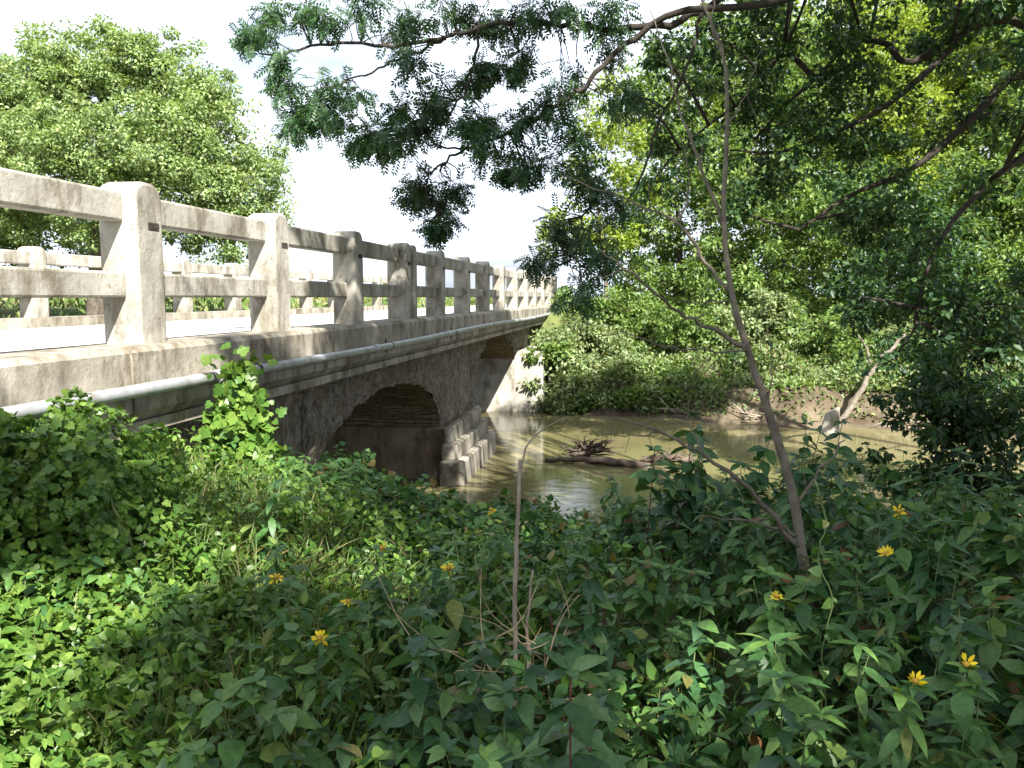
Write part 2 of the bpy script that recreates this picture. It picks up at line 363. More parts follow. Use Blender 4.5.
xs = axis(-900, 900, -14, 16, .3); ys = axis(-500, 1800, -3, 32, .3)
X, Y = np.meshgrid(xs, ys); Z = ground(X, Y)
nx, ny = len(xs), len(ys)
gi = np.arange(nx * ny).reshape(ny, nx)
fs = np.stack([gi[:-1, :-1], gi[:-1, 1:], gi[1:, 1:], gi[1:, :-1]], -1).reshape(-1, 4)
mb = MB(); mb.add(np.stack([X, Y, Z], -1).reshape(-1, 3), fs.tolist(), 0, True)
tag(mb.build('ground', M_soil), kind='structure')
mb = MB()
xw = np.linspace(-120, 120, 121)
mb.add([(x, near_line(x) - 3 if i == 0 else far_line(x) + 2, 0.0) for x in xw for i in (0, 1)], [(2*i, 2*i+2, 2*i+3, 2*i+1) for i in range(120)])
tag(mb.build('river_water', M_water), kind='structure')
RZ = 2.45
mb = MB(); mb.box((-7.66, 27.6, 2.0), (-3.14, 420, RZ)); mb.box((-7.66, -90, 2.0), (-3.14, -8.02, RZ))
tag(mb.build('road', M_road), kind='structure')

# ------------------------------------------------------------------ the bridge
BR = empty('stone_bridge', (-5.4, 12.0, 0))
tag(BR, 'stone arch road bridge with pale concrete post and rail parapets', 'bridge')
Y0, Y1 = -8.0, 27.55
XN, XF = -2.68, -8.12                  # outer faces of the deck
CT, SB = 2.58, 2.17                    # kerb top, slab bottom
mb = MB(); mb.box((XF + .44, Y0, 2.19), (XN - .44, Y1, RZ)); mb.build('deck', M_road, BR)
for a, b_, sgn in ((XN - .43, XN, 1), (XF, XF + .43, -1)):
    mb = MB()
    cuts = [Y0, -.5, 4.05, 11.2, 18.5, Y1]
    for i in range(len(cuts) - 1):
        g = .012
        o_ = b_ if sgn > 0 else a; i_ = a if sgn > 0 else b_
        poly = [(o_, SB + .06), (o_, CT - .03), (o_ - sgn * .03, CT), (i_, CT), (i_, SB), (o_ - sgn * .06, SB)]
        mb.prism(poly, cuts[i] + g, cuts[i + 1] - g, 1)
    mb.build('kerb', M_curb, BR)
mb = MB(); mb.box((XN - .30, Y0, SB - .07), (XN - .035, Y1 - .4, SB - .004)); mb.build('slab_lip', M_curb, BR)

SP = 0.78
ARCH = [(9.9, 2.7, .97), (17.8, 2.9, 1.26)]
def under(y):
    for c, a, r in ARCH:
        if abs(y - c) <= a: return SP + r * math.sqrt(max(0, 1 - ((y - c) / a) ** 2))
    return SP if 12.6 < y < 14.9 else -.6
def hnoise(y, z): return (math.sin(7.1*y + 3.3*z) + math.sin(13.7*y - 9.1*z + 1) + math.sin(3.1*y + 17*z + 2) + math.sin(23*y + 5*z) * .6) / 3.6
ycol = [Y0] + list(np.arange(2.0, 26.95, .07))
for c, a, r in ARCH: ycol += [c - a, c + a, c - a - .002, c + a + .002] + [c - a * math.cos(k * .1) for k in range(1, 31)]
ycol = sorted(set(round(float(y), 4) for y in ycol))
TOPZ = SB - .005; ROWS = 16
XW, XB = XN - .40, XF + .40
def spandrel(x, sgn, name):
    mb = MB(); vs = []; fs = []
    for y in ycol:
        bz = under(y)
        if bz > SP + .01: bz -= .03 * abs(hnoise(y * 1.7, 3.0))
        for k in range(ROWS + 1):
            z = bz + (TOPZ - bz) * k / ROWS
            vs.append((x + sgn * (.05 * hnoise(y, z) + RNG.uniform(-.02, .02)), y, z))
    R = ROWS + 1
    for i in range(len(ycol) - 1):
        for k in range(ROWS):
            a = i * R + k; f = (a, a + R, a + R + 1, a + 1); fs.append(f if sgn > 0 else f[::-1])
    mb.add(vs, fs); return mb.build(name, M_rubble, BR)
spandrel(XW, 1, 'spandrel_wall'); spandrel(XB, -1, 'spandrel_wall')
for c, a, r in ARCH:                    # arch barrels, courses run across the bridge
    n = 40; ths = np.linspace(0, math.pi, n + 1); xsb = np.linspace(XB - .02, XW - .01, 22)
    vs = []; uvs = []; arc = 0; prev = None
    for th in ths:
        y = c - a * math.cos(th); z = SP + r * math.sin(th)
        if prev: arc += math.hypot(y - prev[0], z - prev[1])
        prev = (y, z)
        for x in xsb:
            d = RNG.uniform(-.022, .022) + .012 * math.sin(arc * 60)
            vs.append((x, y, z + d if 3 < len(vs) / 22 < n - 2 else z)); uvs.append((x, arc))
    fs = [(i*22+k, i*22+k+1, (i+1)*22+k+1, (i+1)*22+k) for i in range(n) for k in range(21)]
    mb = MB(); mb.add(vs, fs); o = mb.build('arch_barrel', M_course, BR)
    ul = o.data.uv_layers.new(name='UVMap')
    for lp in o.data.loops: ul.data[lp.index].uv = uvs[lp.vertex_index]
# pier: smooth footing wall with stepped ends, far abutment, near abutment
def rough_box(mb, a, b):
    mb.box(a, b)
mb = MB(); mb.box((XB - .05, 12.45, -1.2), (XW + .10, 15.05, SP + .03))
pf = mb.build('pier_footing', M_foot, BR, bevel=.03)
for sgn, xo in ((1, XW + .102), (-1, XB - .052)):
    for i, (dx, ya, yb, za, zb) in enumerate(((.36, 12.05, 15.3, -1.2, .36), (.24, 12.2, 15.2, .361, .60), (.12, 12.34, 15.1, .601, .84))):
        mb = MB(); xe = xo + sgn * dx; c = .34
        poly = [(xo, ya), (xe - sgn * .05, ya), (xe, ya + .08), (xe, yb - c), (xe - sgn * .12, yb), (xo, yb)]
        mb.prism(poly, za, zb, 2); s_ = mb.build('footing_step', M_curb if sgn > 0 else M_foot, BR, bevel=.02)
mb = MB()
mb.prism([(20.25, -1.2), (20.45, 1.50), (24.0, 1.50), (24.0, -1.2)], XF - .1, XN + .30, 0)
mb.build('far_abutment', M_conc, BR, bevel=.03)
mb = MB(); mb.box((XB - .05, 4.2, -1.2), (XW + .06, 7.28, SP + .03)); mb.build('near_abutment', M_foot, BR, bevel=.03)

# parapet: octagon topped posts, two rails per bay
SPC, YP1 = 1.80, 4.47
def post_mesh(mb, x0, x1, yc, sgn, w=.135, top=3.50):
    h = (x1 - x0) / 2; xc = (x0 + x1) / 2
    prof = [(-w, CT - .02), (-w, top - .09), (-w * .93, top - .055), (-w * .72, top - .02), (-w * .35, top), (w * .35, top), (w * .72, top - .02), (w * .93, top - .055), (w, top - .09), (w, CT - .02)]
    mb.prism([(yc + p, z) for p, z in prof], x0, x1, 0)
def rails(xa, xb, y0, y1):
    for z0, z1, nm in ((3.27, 3.435, 'top_rail'), (2.845, 2.99, 'lower_rail')):
        mb = MB(); mb.box((xa, y0, z0), (xb, y1, z1)); mb.build(nm, M_conc, BR, bevel=.014)
for side in (1, -1):
    xo = -2.80 if side > 0 else -8.0           # outer face
    xi = xo - side * .235
    a, b_ = min(xo, xi), max(xo, xi)
    rx = xo - side * .075; ra, rb = sorted((rx, rx - side * .13))
    ks = range(-4, 14)
    prev_end = None
    for k in ks:
        yc = YP1 + SPC * k
        if yc > 28.2: break
        mb = MB()
        post_mesh(mb, a, b_, yc, side)
        p = mb.build('rail_post', M_conc, BR, bevel=.02)
        if side > 0 and k >= 0:                 # thin dark plate standing in for the shade inside the notch under the rail end
            q = MB(); q.box((xo - .002, yc - .02, 3.235), (xo + .004, yc + .085, 3.275)); q.build('pocket_shade', M_dark, p)
        e0, e1 = yc - .137, yc + .137
        if side > 0 and k == 3:                 # a second post at the expansion joint
            mb = MB(); post_mesh(mb, a, b_, yc + .30, side, .10, 3.49); mb.build('rail_post', M_conc, BR, bevel=.02); e1 = yc + .30 + .102
        if prev_end is not None: rails(ra, rb, prev_end, e0)
        prev_end = e1

PIPE = empty('utility_pipe', (XN + .05, 9.0, 2.345)); tag(PIPE, 'long grey metal pipe strapped along the outer kerb of the bridge', 'pipe')
pts = [(XN + .052 + .006 * math.sin(y * .8), y, 2.345 + .012 * math.sin(y * .55)) for y in np.arange(-7.9, 27.6, .5)]
mb = MB(); mb.tube(pts, .036, 12); mb.build('pipe_run', M_pipe, PIPE)
for y in (1.6, 4.9, 8.0, 11.1, 14.2, 17.3, 20.4, 23.5):
    mb = MB(); x = XN + .052 + .006 * math.sin(y * .8); z = 2.345 + .012 * math.sin(y * .55)
    mb.tube([(x, y - .06, z), (x, y + .06, z)], .045, 12); mb.build('coupling', M_pipe, PIPE)
    mb = MB(); mb.box((XN + .001, y + .5, z - .07), (XN + .006, y + .54, z + .07)); mb.tube([(x, y + .505, z), (x, y + .535, z)], .040, 12); mb.build('strap', M_dark, PIPE)

# ------------------------------------------------------------------ trees
DIA = T_diamond(.30); DIAN = T_diamond(.22)
def clump_leaves(centres, radii, per, Lm, flat=.6, droop=.35, seed=0):
    """leaf roots in little sprays round each centre"""
    rg = np.random.default_rng(seed)
    n = len(centres); P = []; D = []; N = []; L = []
    cnt = np.maximum(4, (per * rg.uniform(.5, 1.5, n)).astype(int))
    idx = np.repeat(np.arange(n), cnt); tot = len(idx)
    v = unit(rg.normal(0, 1, (tot, 3))); rr = rg.random(tot) ** .5
    off = v * rr[:, None] * np.asarray(radii)[idx][:, None]; off[:, 2] *= flat
    P = np.asarray(centres)[idx] + off
    D = v + rg.normal(0, .55, (tot, 3)); D[:, 2] -= droop
    N = np.array((0, 0, 1.0)) + rg.normal(0, .55, (tot, 3)) + .35 * v
    return P, D, N, Lm * rg.uniform(.65, 1.3, tot)
def lobes_to_clumps(lobes, dens, cr, seed, shell=.45):
    rg = np.random.default_rng(seed); C = []; R = []; own = []
    for i, (c, r) in enumerate(lobes):
        r = np.array(r if hasattr(r, '__len__') else (r, r, r * .8), float)
        k = max(6, int(dens * r[0] * r[1] * r[2] / cr ** 3))
        v = unit(rg.normal(0, 1, (k, 3))); q = rg.random(k) ** shell
        C.append(np.asarray(c) + v * q[:, None] * r); R.append(cr * rg.uniform(.55, 1.35, k)); own += [i] * k
    return np.concatenate(C), np.concatenate(R), np.array(own)
def make_tree(name, label, cat, group, base, trunk, lobes, dens, cr, per, Lm, lm, bark, r0, seed, tmpl=DIA, limbs=(), twig=.016, nb=.5, shell=.45, flat=.6, droop=.35):
    """base: foot of the trunk; trunk: polyline; lobes: [(centre, radius)]; every lobe hangs on a limb, every clump on a twig"""
    rg = np.random.default_rng(seed)
    root = empty(name, base); tag(root, label, cat, group)
    mb = MB(); tp = spline(trunk, 5); tr = np.linspace(r0, r0 * .35, len(tp)); tr[0] *= 1.25
    mb.tube(tp, tr, 9, rough=.06)
    C, R, own = lobes_to_clumps(lobes, dens, cr, seed, shell)
    for pl, ra, rb in limbs:
        q = wob(spline(pl, 6), ra * .07); mb.tube(q, np.linspace(ra, rb, len(q)), 7, rough=.08)
    joints = np.vstack([tp[len(tp)//3:]] + [spline(pl, 6) for pl, _, _ in limbs])
    for i, (c, r) in enumerate(lobes):
        c = np.asarray(c, float); d = np.linalg.norm(joints - c, axis=1) + np.maximum(0, joints[:, 2] - c[2]) * 1.5
        j = joints[np.argmin(d)]; mid = (j + c) / 2 + rg.normal(0, .12, 3) * np.linalg.norm(c - j); mid[2] += .08 * np.linalg.norm(c - j)
        q = spline([j, mid, c], 5); rl = max(.016, min(.07, r0 * .11))
        if np.linalg.norm(c - j) > .2: mb.tube(q, np.linspace(rl, rl * .45, len(q)), 6)
        ids = np.where(own == i)[0]; rg.shuffle(ids)
        for k in ids[:int(len(ids) * nb)]:
            e = C[k]; s = q[rg.integers(len(q)//2, len(q))]; md = (s + e) / 2 + rg.normal(0, .07, 3)
            mb.tube(spline([s, md, e], 3), np.linspace(twig, twig * .3, 7), 4, caps=False)
    mb.build('trunk', bark, root)
    P, D, N, L = clump_leaves(C, R, per, Lm, flat, droop, seed + 1)
    leaf_mesh('crown', P, D, N, L, tmpl, lm, root, base)
    return root
def gz(p): return float(ground(p[0], p[1]))
def foot(p): return np.array((p[0], p[1], gz(p) - .05))

# big pale tree across the road, a darker one behind it
def L_(px, py, d, r): return (at(px, py, d), r)
b0 = foot(at(95, 300, 33))
make_tree('broad_tree', 'large rounded pale green tree behind the left parapet across the road', 'tree', None, b0,
          [b0, b0 + (.2, 0, 2.5), at(100, 190, 33), at(105, 120, 33)],
          [L_(110, 75, 33, 2.1), L_(55, 90, 33, 2.3), L_(165, 95, 33, 2.2), L_(205, 135, 33, 2.3), L_(235, 180, 33, 2.0), L_(150, 150, 31.5, 2.6), L_(70, 150, 31, 2.8),
           L_(5, 130, 33, 2.8), L_(-50, 120, 34, 2.8), L_(110, 210, 32, 2.2), L_(190, 205, 32, 2.2), L_(262, 165, 33, 1.2), L_(255, 225, 33, 1.4), L_(20, 205, 33, 2.2), L_(-60, 200, 33, 3), L_(120, 52, 33, 1.5), L_(55, 60, 33, 1.6), L_(170, 62, 33, 1.5), L_(20, 75, 33, 1.8), L_(265, 205, 33, 1.3), L_(200, 95, 33, 1.5), L_(225, 245, 33, 1.5)],
          1.05, .50, 110, .155, G_pale, M_bark, .42, 21, DIA, twig=.02, nb=.25)
b0 = foot(at(25, 300, 40))
make_tree('dark_tree', 'darker green tree low behind the left end of the parapet', 'tree', None, b0,
          [b0, at(28, 260, 40), at(30, 225, 40)], [L_(20, 225, 40, 2.4), L_(75, 230, 40, 2.2), L_(-30, 225, 40, 2.6), L_(110, 250, 40, 1.6)], .9, .6, 70, .2, G_far, M_dark, .3, 22, DIA, nb=.2)

# far bank trees
FB = [
 ('slender young tree left of the far bank group', 'young tree', [L_(572, 215, 26, 1.0), L_(612, 140, 26, 1.2), L_(552, 245, 26, .6), L_(600, 240, 26, 1.2), L_(640, 170, 26, 1.4), L_(585, 175, 26, .8), L_(600, 95, 26, .8)], (603, 330), 26, G_bright),
 ('tall yellow green tree on the far bank behind the bare sapling', 'tree', [L_(650, 110, 29, 2), L_(690, 170, 28, 2.2), L_(640, 230, 28, 1.9), L_(700, 60, 29, 2), L_(715, 250, 28, 2), L_(660, 285, 27, 1.5)], (672, 340), 28.5, G_far),
 ('leafy tree of mid green on the middle of the far bank', 'tree', [L_(760, 190, 26, 2.1), L_(800, 120, 27, 2.3), L_(745, 270, 25.5, 1.8), L_(830, 220, 26, 2.2), L_(790, 300, 25, 1.6), L_(770, 60, 27, 2.2)], (775, 340), 26.5, G_far),
 ('broad tree with sunlit top on the right of the far bank', 'tree', [L_(880, 110, 28, 2.6), L_(950, 150, 28, 2.5), L_(900, 210, 27, 2.3), L_(980, 70, 29, 2.7), L_(860, 40, 29, 2.5), L_(960, 230, 28, 2.3)], (915, 340), 28, G_bright),
 ('dense tree at the right edge of the far bank', 'tree', [L_(1010, 200, 25, 2.5), L_(1050, 120, 26, 2.6), L_(1000, 290, 24, 2.2), L_(1080, 230, 25, 2.5), L_(1040, 30, 27, 2.6)], (1030, 345), 25, G_far),
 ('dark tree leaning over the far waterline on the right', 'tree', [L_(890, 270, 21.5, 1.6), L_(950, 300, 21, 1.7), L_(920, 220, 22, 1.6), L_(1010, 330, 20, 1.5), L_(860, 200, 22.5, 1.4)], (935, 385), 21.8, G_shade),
 ('tall background tree rising above the middle of the far bank', 'tree', [L_(720, 130, 36, 3), L_(820, 60, 36, 3.2), L_(780, 200, 35, 3), L_(900, 30, 36, 3.3), L_(860, 160, 35, 3), L_(740, 20, 36, 2.3)], (800, 320), 36, G_bright),
 ('tall background tree rising above the right of the far bank', 'tree', [L_(960, 100, 36, 3.4), L_(1040, 60, 36, 3.4), L_(1000, 200, 35, 3.2), L_(920, 240, 35, 3), L_(1090, 180, 35, 3.4), L_(980, 20, 37, 3)], (1000, 320), 36, G_bright),
]
for i, (lab, cat, lobes, (bx, by), bd, lm) in enumerate(FB):
    b0 = foot(at(bx, by, bd)); top = np.mean([l[0] for l in lobes], 0)
    make_tree('young_tree' if i == 0 else 'bank_tree', lab, cat, 'trees on the far bank', b0, [b0, b0 * .6 + top * .4 + (.2, 0, 0), top],
              lobes, .95 if bd < 33 else .75, .42 if bd < 33 else .6, 62, .15 if bd < 33 else .22, lm, M_dark if i in (5,) else M_bark, .16 if i else .09, 40 + i, DIA, nb=.3, twig=.014)

for i, (lab, lobes, bx) in enumerate((('thicket of understorey green behind the left far bank trees', [L_(650, 270, 31, 1.8), L_(700, 285, 31, 1.8), L_(740, 270, 31, 1.8), L_(630, 295, 30, 1.1)], 690),
        ('thicket of understorey green behind the middle far bank trees', [L_(790, 275, 31, 1.9), L_(840, 285, 31, 1.9), L_(880, 270, 31, 2), L_(830, 240, 32, 2)], 830), ('thicket of understorey green at the right of the far bank', [L_(930, 285, 30, 2), L_(980, 275, 30, 2.1), L_(1030, 285, 30, 2.2), L_(1070, 270, 30, 2.2)], 980))):
    b0 = foot(at(bx, 320, 31)); top = np.mean([l[0] for l in lobes], 0)
    make_tree('thicket', lab, 'thicket', 'thickets behind the far bank', b0, [b0, (b0 + top) / 2 + (.2, 0, 0), top], lobes, .9, .5, 60, .17, G_far, M_dark, .09, 140 + i, DIA, nb=.2)
# shrubs along the far bank
SHR = [(556, 345, 21.2, .55, 'shrub at the end of the bridge over the far abutment corner', G_shrub), (575, 312, 25, .9, 'shrub beside the far end of the parapet', G_far),
       (548, 395, 20.9, .55, 'low pale shrub touching the water beside the abutment', G_shrub), (590, 398, 20.8, .6, 'low pale shrub at the waterline left of the driftwood', G_shrub), (632, 398, 20.6, .55, 'low pale shrub at the waterline behind the wet log', G_shrub),
       (560, 372, 21.6, .95, 'grey green shrub beside the far abutment', G_shrub), (585, 345, 22.8, 1.1, 'pale shrub just above the far abutment shrub', G_shrub),
       (622, 368, 21.4, 1.0, 'grey green willowy shrub left of the sapling on the far bank', G_shrub), (668, 378, 21.0, .8, 'low light green shrub behind the driftwood', G_far),
       (640, 325, 23.5, 1.25, 'tall light green shrub under the yellow green tree', G_far), (705, 335, 22.5, 1.2, 'bright shrub directly behind the bare sapling', G_far),
       (745, 372, 20.6, .7, 'low dark shrub right of the bare sapling', G_shade), (770, 325, 22, 1.2, 'round light green shrub on the middle of the far bank', G_shrub),
       (822, 340, 21, 1.1, 'bright drooping shrub above the pale concrete chunk', G_far), (862, 372, 20.6, .8, 'dark shrub right of the leaning dead trunk', G_shade),
       (930, 360, 20.5, 1.1, 'dark shrub under the leaning dark tree', G_shade), (1005, 375, 20, 1.2, 'dark shrub at the right end of the far bank', G_shade)]
SHR += [(546, 352, 20.9, .4, 'small shrub over the outer top corner of the far abutment', G_far)] + [(px, 403 + 4 * math.sin(px), 20.5 - .004 * (px - 550), .36 + .1 * math.sin(px * .7), 'low leafy shrub hanging over the far waterline', G_shrub if px % 2 else G_far) for px in (565, 584, 607, 628, 651, 670, 693, 714)]
for i, (px, py, d, r, lab, lm) in enumerate(SHR):
    c = at(px, py, d); b0 = foot(c)
    rg = np.random.default_rng(80 + i); lobes = [(c, (r, r * .9, r * .75))] + [(c + (rg.uniform(-.8, .8) * r, rg.uniform(-.5, .5) * r, rg.uniform(-.7, .5) * r), r * .55) for _ in range(4)]
    make_tree('shrub', lab, 'shrub', 'shrubs along the far bank', b0, [b0, (b0 + c) / 2 + (.1, 0, 0), c], lobes, .9, .26, 60, .115, lm, M_bark, .05, 100 + i, DIA, nb=.35, twig=.009, droop=.2)

# low growth at the far waterline and the far verge (uncountable)
rg = np.random.default_rng(5); n = 38000
x = rg.uniform(-2.2, 16, n); q = np.where(rg.random(n) < .35, rg.uniform(.15, 1.1, n), rg.gamma(2, 1.2, n) + .15); q = np.where((x > 2) & (q < .7) & (rg.random(n) < .75), q + 1.2, q); y = far_line(x) + q
P = np.stack([x, y, ground(x, y) + rg.random(n) ** 1.6 * (.45 + .4 * np.sin(x * 2.3 + y * 1.1) * np.sin(x * .9 - y * 2.1 + 1)) * np.clip(q / 1.5, .15, 1)], -1)
D = rg.normal(0, .6, (n, 3)) + (0, -.3, .45); N = rg.normal(0, .5, (n, 3)) + (0, -.3, 1)
tag(leaf_mesh('bank_growth', P, D, N, rg.uniform(.05, .15, n), DIA, [G_far, G_shrub, G_grass], None, (0, 0, 0), np.clip(np.floor(1.5 + 1.3 * np.sin(x * 1.7 + 2) * np.sin(y * 1.9) + rg.normal(0, .6, n)), 0, 2).astype(int)), kind='stuff')
n = 26000
x = rg.uniform(-70, -9, n); y = rg.uniform(24, 110, n); k = rg.random(n)
x2 = np.where(k < .35, rg.uniform(-2.3, 12, n), x)
hh = np.where(k < .35, .35, .9)
P = np.stack([x2, y, ground(x2, y) + rg.random(n) ** 2 * hh], -1)
D = rg.normal(0, .5, (n, 3)) + (0, 0, .7)
tag(leaf_mesh('verge_grass', P, D, rg.normal(0, .6, (n, 3)) + (0, -.5, .6), rg.uniform(.2, .5, n), DIAN, G_grass), kind='stuff')

# ------------------------------------------------------------------ overhanging tree: trunk out of frame on the right, limbs reach across the top
PIN = T_pinnate(5)
def O(px, py, d): return at(px, py, d)
tb = foot((6.4, 3.6)); crotch = np.array((5.7, 4.0, 5.2))
clus = [(70,75,30),(45,85,18),(110,130,30),(95,30,20),(140,210,32),(170,270,36),(165,320,22),(230,235,34),(300,215,36),(210,295,30),(265,290,22),(330,15,34),(250,40,34),(190,30,24),(420,80,34),(450,150,26),(440,40,34),(530,235,32),(510,260,26),(600,185,26),(640,165,16),
        (440,330,40),(360,330,30),(330,345,20),(400,370,34),(480,310,34),(420,270,20),(590,310,26),(640,300,34),(630,370,28),(470,450,30),(460,490,24),(520,500,28),(540,540,26),(515,570,14),(560,480,20),(730,140,34),(710,170,24),(740,310,36),(770,390,36),(740,430,26),(700,420,18),(850,200,40),(800,260,30),(870,330,40),(830,610,40),(900,590,40),(920,650,30),(780,650,24),(880,720,36),(830,560,24),(700,40,36),(600,30,36),(530,20,34),(780,30,40),(860,20,36),(960,30,40),(640,60,26),(990,210,40),(940,130,30),(900,470,40),(860,420,40),(960,520,40)]
C = []; R = []
rg = np.random.default_rng(3)
for zx, zy, rr in clus:
    px, py = 230 + .4 * zx, .4 * zy
    d = 7.3 + .9 * (1 - (px - 230) / 400) + rg.uniform(-.35, .35)
    r = rr * .4 * d / F * 1.25
    for _ in range(7):
        C.append(at(px, py, d) + unit(rg.normal(0, 1, 3)) * r * rg.uniform(.2, 1.0)); R.append(r * rg.uniform(.5, .8))
OV = empty('overhanging_tree', tb); tag(OV, 'dark leafed tree whose limbs reach across the top of the view', 'tree')
mb = MB(); tp = spline([tb, tb + (-.1, .1, 2.2), crotch], 6); mb.tube(tp, np.linspace(.34, .2, len(tp)), 10, rough=.05)
limbsO = [([crotch, O(960, -160, 6.6), O(810, -75, 6.9), O(705, 8, 7.2), O(640, 28, 7.3), O(570, 26, 7.5), O(526, 21, 7.6), O(478, 28, 7.7), O(446, 38, 7.8), O(415, 52, 7.9), O(385, 66, 8), O(345, 80, 8.1)], .042, .008),
          ([crotch, O(930, -60, 6.5), O(790, 0, 6.7), O(690, 10, 7.0), O(634, 38, 7.2), O(590, 80, 7.3), O(558, 106, 7.4), O(510, 132, 7.5), O(466, 148, 7.6), O(430, 146, 7.7)], .04, .008),
          ([O(446, 38, 7.8), O(395, 46, 7.9), O(330, 44, 8.1), O(275, 55, 8.1), O(245, 45, 8.1)], .022, .006),
          ([O(345, 80, 8.1), O(320, 95, 8.1), O(300, 110, 8.1)], .014, .005), ([O(480, 28, 7.7), O(470, 80, 7.7), O(446, 120, 7.7), O(425, 132, 7.7)], .016, .006),
          ([O(466, 148, 7.6), O(436, 168, 7.6), O(425, 190, 7.6), O(440, 212, 7.6)], .013, .005), ([O(558, 106, 7.4), O(585, 150, 7.4), O(590, 200, 7.4), O(575, 245, 7.4), O(585, 285, 7.4)], .016, .006),
          ([O(705, 8, 7.2), O(690, 60, 7.1), O(660, 120, 7.1), O(640, 180, 7.1), O(600, 230, 7.1)], .016, .006)]
allj = []
for pl, ra, rb in limbsO:
    q = wob(spline(pl, 6), .012); mb.tube(q, np.linspace(ra, rb, len(q)), 7, rough=.06); allj.append(q[len(q)//6:])
allj = np.vstack(allj)
# the crown over and behind the camera, out of frame, that shades the bank
def shade(x, y, z, h): s = (h - z) / SUN[2]; return np.array((x, y, z)) + SUN * s
HI = []
for (x, y, z, h, r) in [(1.0, 2.0, 1.6, 8.0, 1.2), (2.2, 2.6, 1.7, 8.5, 1.4), (.3, 3.4, 1.6, 8.6, 1.1), (1.4, 4.0, 1.7, 9.2, 1.3), (2.8, 4.4, 1.6, 8.5, 1.3), (.0, 1.6, 1.7, 8.8, .9), (3.6, 3.2, 1.6, 9.5, 1.4), (.6, 5.4, 1.3, 8.8, 1.2),
                        (-.9, 5.6, 1.2, 9.0, .9), (-.3, 7.4, .6, 9.0, 1.0), (2.0, 6.5, 1.0, 9.6, 1.3), (3.6, 6.0, 1.0, 9, 1.4), (-3.1, 7.0, 1.2, 8.0, 1.0), (-3.1, 8.8, 1.2, 8.2, 1.1), (-3.1, 10.4, 1.0, 8.4, 1.0), (-3.1, 12.2, 1.2, 8.6, .9),
                        (-3.1, 13.8, 1.3, 8.8, .8), (-2.8, 9.4, 2.6, 8.4, .7), (-2.8, 12.0, 2.8, 8.8, .7), (-2.8, 14.4, 2.8, 9, .6), (-1.2, 4.2, 1.6, 9.2, .6), (-.9, 2.6, 1.6, 9.6, .55), (5.0, 5.0, 1.4, 9.5, 1.6), (5.0, 9, 0, 9.5, 1.5), (3.4, 9.5, 0, 9.5, 1.4), (1.5, 9.5, 0, 9.2, 1.2)]:
    HI.append((shade(x, y, z, h), r))
for y in np.arange(4.6, 18.6, .8):
    for z, p, r in ((.9, 1, .8), (1.6, 1, .8), (2.35, .75, .6), (3.1, .9 if y > 8 else 0, .55)):
        if y < 6.5 or (z > 2 and y < 7.2): continue
        if rg.random() < p: HI.append((shade(-3.0, y + rg.uniform(-.3, .3), z, rg.uniform(7.6, 9.4)), r * rg.uniform(.75, 1.15)))
for x, y, r in [(xx + rg.uniform(-.3, .3), yy, .95) for xx in (-2.2, -.9, .4, 1.7, 3.0, 4.3) for yy in (8.6, 9.9, 11.2)] + [(-.4, 12.3, .8), (1.0, 12.3, .7), (2.6, 12.4, .8), (-1.6, 12.6, .8), (-1.4, 13.6, .7), (-.2, 13.4, .6), (-2.1, 11.6, .8), (.3, 10.6, .8), (1.5, 11.8, .8)]:
    HI.append((shade(x, y, 0, rg.uniform(8.4, 9.6)), r))
for x, y, z, r in ((.2, 2.2, 1.6, .6), (.7, 2.9, 1.6, .6), (-.3, 2.0, 1.6, .45), (1.2, 2.6, 1.6, .6), (.5, 1.7, 1.6, .5), (-.2, 3.2, 1.5, .5), (1.8, 3.4, 1.6, .7), (-2.2, 3.0, 2.3, .6), (-2.4, 3.2, 2.3, .5)):
    HI.append((shade(x, y, z, rg.uniform(8, 10)), r))
for x, y, z, r in ((-2.3, 3.1, 2.4, .5), (-2.5, 2.6, 2.3, .4), (-2.1, 2.9, 2.2, .6), (-2.0, 3.3, 2.0, .55), (-2.4, 2.8, 2.35, .6), (-2.2, 3.2, 2.1, .6), (-.95, 3.3, 1.5, .42), (-.45, 2.5, 1.6, .55), (-1.15, 2.0, 1.6, .32), (-1.9, 3.9, 1.6, .35), (-.6, 4.0, 1.5, .5), (-1.6, 5.2, 1.5, .45), (-.3, 3.0, 1.6, .6), (-.8, 1.5, 1.6, .3), (-2.6, 7.5, 2.5, .4)):
    HI.append((shade(x, y, z, rg.uniform(8, 10)), r))
for px, py, d, r in ((240, 630, 2.5, .4), (330, 650, 2.4, .4), (300, 600, 2.7, .35), (190, 590, 2.8, .25), (60, 430, 3.3, .5), (50, 465, 3.1, .45), (110, 450, 3.4, .4), (5, 680, 2.1, .22), (380, 600, 2.7, .35), (250, 720, 1.9, .25), (170, 640, 2.4, .2)):
    for h in (7.2, 9.2): HI.append((shade(*at(px, py, d), h), r))
Ch, Rh, oh = lobes_to_clumps(HI, .85, .34, 9, .6)
